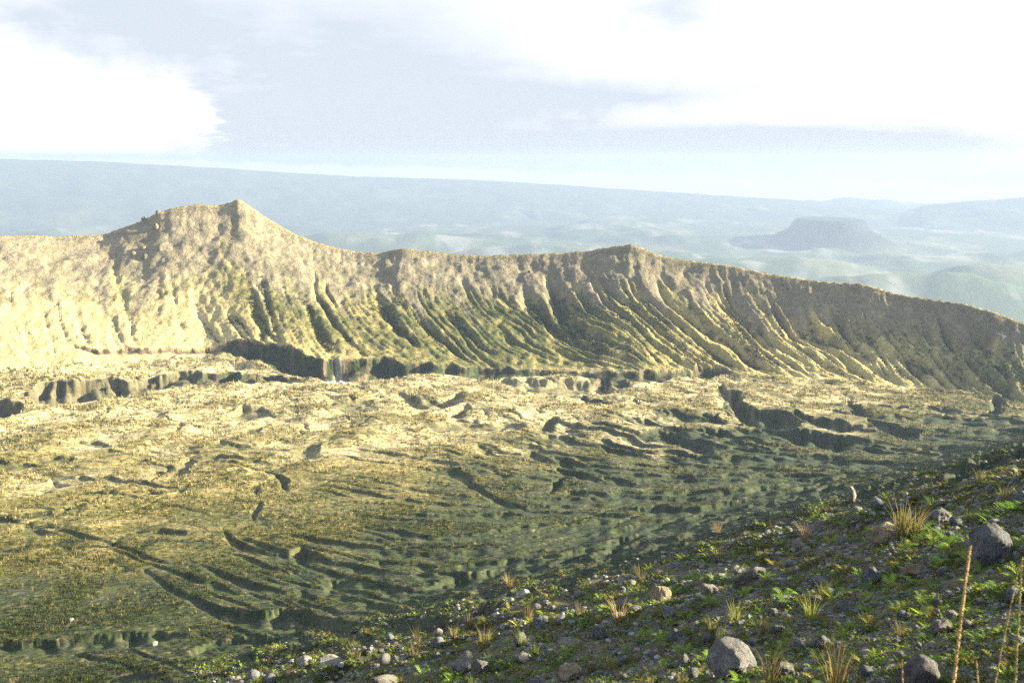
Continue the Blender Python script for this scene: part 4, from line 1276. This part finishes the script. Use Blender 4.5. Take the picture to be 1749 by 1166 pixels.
# tall seed stalks close to the viewer
m_stalk, ts, bss = new_mat('dry_stalk')
oi = ts.new('ShaderNodeObjectInfo')
gp = ts.new('ShaderNodeNewGeometry')
ts.l.new(ts.mix(ts.ramp(ts.noise(gp.outputs['Position'], 60, 3), 0.35, 0.7), oi.outputs['Color'], (0.30, 0.19, 0.07)), bss.inputs['Base Color'])
def tube(points, radii, n=6):
    V_, F_ = [], []
    for k, (p, r) in enumerate(zip(points, radii)):
        for j in range(n):
            a = 2 * math.pi * j / n
            V_.append((p[0] + r * math.cos(a), p[1] + r * math.sin(a), p[2]))
    for k in range(len(points) - 1):
        for j in range(n):
            F_.append((k * n + j, k * n + (j + 1) % n, (k + 1) * n + (j + 1) % n, (k + 1) * n + j))
    return np.array(V_, np.float32), np.array(F_, np.int32)
def stalk(top, low, dist, tint, label, thick):
    ta, ea = pix_dir(*top); tb, eb = pix_dir(*low)
    p1 = Vector((dist * math.sin(ta), dist * math.cos(ta), dist * ea))
    p0 = Vector((dist * math.sin(tb), dist * math.cos(tb), dist * eb))
    # follow the stem on down to the ground
    d = (p0 - p1)
    def gz(q):
        return -EYE + PX * q.x - QY * q.y
    q = p0.copy(); st = 0
    while q.z > gz(q) and st < 400:
        q += d.normalized() * 0.02; st += 1
    root = bpy.data.objects.new('grass_stalk', None); col.objects.link(root)
    root.location = q; root.empty_display_size = 0.1
    n = 14
    Ltot = (p1 - q)
    bend = 0.03 * Ltot.length
    pts_ = [Ltot * (k / (n - 1)) + Vector((bend * (k / (n - 1)) ** 2 - bend * (k / (n - 1)), 0, 0)) for k in range(n)]
    v_, f_ = tube(pts_, [thick * (0.6 - 0.32 * k / (n - 1)) for k in range(n)])
    s_ = link('stem', mesh_from('stem', v_, f_, m_stalk, 4, None, True), None, root); s_.color = tint + (1,)
    # seed head: overlapping spikelets along the upper part
    V_, F_, k0 = [], [], 0
    rr_ = random.Random(int(top[0]))
    for k in range(380):
        f = 0.62 + 0.38 * k / 380
        c0 = Ltot * f + Vector((bend * f * f - bend * f, 0, 0))
        a = rr_.uniform(0, 6.28)
        o_ = Vector((math.cos(a), math.sin(a), 0))
        ln = 0.024 * rr_.uniform(0.7, 1.2) * (1.15 - 0.75 * (f - 0.62) / 0.38)
        tip = c0 + Ltot.normalized() * ln + o_ * ln * 0.07
        sd = o_.cross(Vector((0, 0, 1))) * thick * 0.42
        mid = c0.lerp(tip, 0.5) + o_ * thick * 0.30
        V_ += [c0[:], (mid + sd)[:], tip[:], (mid - sd)[:], (mid + o_ * thick * 0.4)[:]]
        F_ += [(k0, k0 + 1, k0 + 4), (k0 + 1, k0 + 2, k0 + 4), (k0 + 2, k0 + 3, k0 + 4), (k0 + 3, k0, k0 + 4)]
        k0 += 5
    hd_ = link('seed_head', mesh_from('seed_head', V_, F_, m_stalk, 3, None, False), None, root)
    hd_.color = tint + (1,)
    tag(root, label, 'grass stalk')
stalk((1657, 935), (1634, 1166), 3.2, (0.62, 0.42, 0.18), 'tall tan grass stalk with a narrow seed head in front of the large dark boulder', 0.0068)
stalk((1738, 980), (1704, 1166), 3.4, (0.36, 0.30, 0.13), 'slanting pale stalk between the tall tan stalk and the green one', 0.0035)
stalk((1746, 955), (1739, 1166), 3.0, (0.30, 0.32, 0.11), 'greenish upright stalk at the right edge', 0.0042)
stalk((1541, 1128), (1543, 1166), 3.3, (0.42, 0.30, 0.14), 'short stalk tip in front of the slab-sided boulder', 0.003)
stalk((1668, 1130), (1672, 1166), 3.3, (0.40, 0.32, 0.14), 'short stalk tip right of the tall tan stalk', 0.003)

# ------------------------------------------------------------------ grass of the crater floor, shrubs of the gullies, fringe of the crest
def tufts(name, samples, mat, lib):
    V_, F_, C_, k0 = [], [], [], 0
    for (p, L, tint) in samples:
        v_, f_ = random.choice(lib)
        V_.append(v_ * np.float32(L) + np.array(p, np.float32)); F_.append(f_ + k0); k0 += len(v_)
        C_.append(np.repeat(np.array(tint, np.float32)[None], len(v_), 0))
    return link(name, mesh_from(name, np.concatenate(V_), np.concatenate(F_), mat, 3, np.concatenate(C_), False), 'stuff')
def tri_tuft(n, r):
    V_, F_ = [], []
    for k in range(n):
        a = r.uniform(0, 6.28); rad = 0.45 * math.sqrt(r.random()); x, y = rad * math.cos(a), rad * math.sin(a)
        b = r.uniform(0, 3.14); tx, ty = math.cos(b) * 0.13, math.sin(b) * 0.13
        i = len(V_)
        V_ += [(x - tx, y - ty, -0.05), (x + tx, y + ty, -0.05), (x * 1.7 + r.uniform(-.2, .2), y * 1.7 + r.uniform(-.2, .2), r.uniform(0.6, 1.1))]
        F_.append((i, i + 1, i + 2))
    return np.array(V_, np.float32), np.array(F_, np.int32)
lib_t = [tri_tuft(6, random.Random(600 + k)) for k in range(12)]
def clump(n, r):
    V_, F_ = [], []
    for k in range(n):
        d = Vector((r.gauss(0, 1), r.gauss(0, 1), abs(r.gauss(0, 0.9)))).normalized() * r.uniform(0.6, 1.0)
        nrm = (d + Vector((r.uniform(-.6, .6), r.uniform(-.6, .6), r.uniform(-.3, .6)))).normalized()
        t1 = nrm.orthogonal().normalized(); t2 = nrm.cross(t1)
        s_ = r.uniform(0.22, 0.42)
        i = len(V_)
        V_ += [(d + t1 * s_)[:], (d + t2 * s_ * 0.7)[:], (d - t1 * s_)[:], (d - t2 * s_ * 0.7)[:]]
        F_ += [(i, i + 1, i + 2), (i, i + 2, i + 3)]
    return np.array(V_, np.float32), np.array(F_, np.int32)
lib_c = [clump(11, random.Random(700 + k)) for k in range(12)]

PATCH = fbm(X / 30, Y / 42, 960, 3)
sam = []
tries = 0
while len(sam) < 40000 and tries < 130000:
    tries += 1
    px = random.uniform(-40, 1790); py = random.uniform(640, 1170) if random.random() < 0.85 else random.uniform(600, 700)
    h_ = hit(px, py)
    if h_ is None:
        continue
    r_, th, i, j = h_
    if T['t'][i, j] > 0.06 or (T['flank'][i, j] > 0.6 and r_ < 60 + 60 * random.random()) or r_ < 60 or T['bank'][i, j] > 0.5 or T['trench3'][i, j] > 0.35:
        continue
    patch = PATCH[i, j]
    if random.random() > np.clip(0.6 + 1.2 * patch, 0.2, 1):
        continue
    lw_ = random.random() + (0.25 if V[i, j] > np.interp(px, [0, 600, 1200, 1749], [900, 820, 740, 690]) and random.random() < 0.8 else 0)
    cc = c[i, j] * random.uniform(0.75, 1.35)
    if lw_ < 0.35 * (1 - 0.8 * T['flank'][i, j]):
        cc = np.array(STRAW) * random.uniform(0.6, 1.0) * (0.6 if V[i, j] > 900 else 1)
        if V[i, j] > np.interp(px, [0, 600, 1200, 1749], [1000, 900, 800, 720]) and random.random() < 0.7:
            cc = np.array(OLIVE) * random.uniform(0.5, 1.1)
    elif lw_ < 0.6:
        cc = np.array(GREEN) * random.uniform(0.7, 1.5)
    sam.append(((r_ * math.sin(th), r_ * math.cos(th), ground(th, r_)), random.uniform(2.0, 5.0) * r_ / F + 0.15, cc))
tufts('dry_grass', sam, m_grass, lib_t)

sam = []
gm = (T['carve'] > 2.0) & (T['t'] > 0.03) & (T['t'] < 0.8)
ri, rj = np.nonzero(gm & (np.maximum(T['g1'], T['g2']) > 0.55))
pick = rng.choice(len(ri), min(4200, len(ri)), replace=False)
for k in pick:
    i, j = ri[k], rj[k]
    prob = np.interp(U[i, j], [0, 330, 420, 900, 1749], [0.25, 0.25, 1, 1, 0.8]) * (1 - 0.6 * sstep(0.5, 0.75, T['tt'][i, j]))
    if random.random() > prob:
        continue
    L = random.uniform(1.0, 2.6)
    sam.append(((X[i, j], Y[i, j], Z[i, j] + 0.2 * L), L, GREEN * random.uniform(0.3, 0.95)))
bi, bj = np.nonzero((T['bank'] > 0.55) & (T['r'] > 130) & (steep > 0.5))
pick = rng.choice(len(bi), min(3000, len(bi)), replace=False)
for k in pick:
    i, j = bi[k], bj[k]
    if U[i, j] < 330 and random.random() < 0.8:
        continue
    L = random.uniform(0.5, 1.5) * np.interp(T['r'][i, j], [150, 800], [0.45, 1.2])
    sam.append(((X[i, j], Y[i, j], Z[i, j] + 0.1 * L), L * 0.8, DARK * random.uniform(0.7, 2.0)))
tufts('shrubbery', sam, m_grass, lib_c)

sam = []
for k in range(2600):
    j = random.randrange(nc)
    i0 = int(np.argmax(TANZ[:, j] >= TANZ[560:, j].max() - 1e-9))
    i = min(nr - 2, max(0, i0 + random.randint(-5, 1)))
    sam.append(((X[i, j], Y[i, j], Z[i, j]), random.uniform(0.5, 1.3), STRAW * random.uniform(0.45, 0.8)))
tufts('crest_grass', sam, m_grass, lib_t)
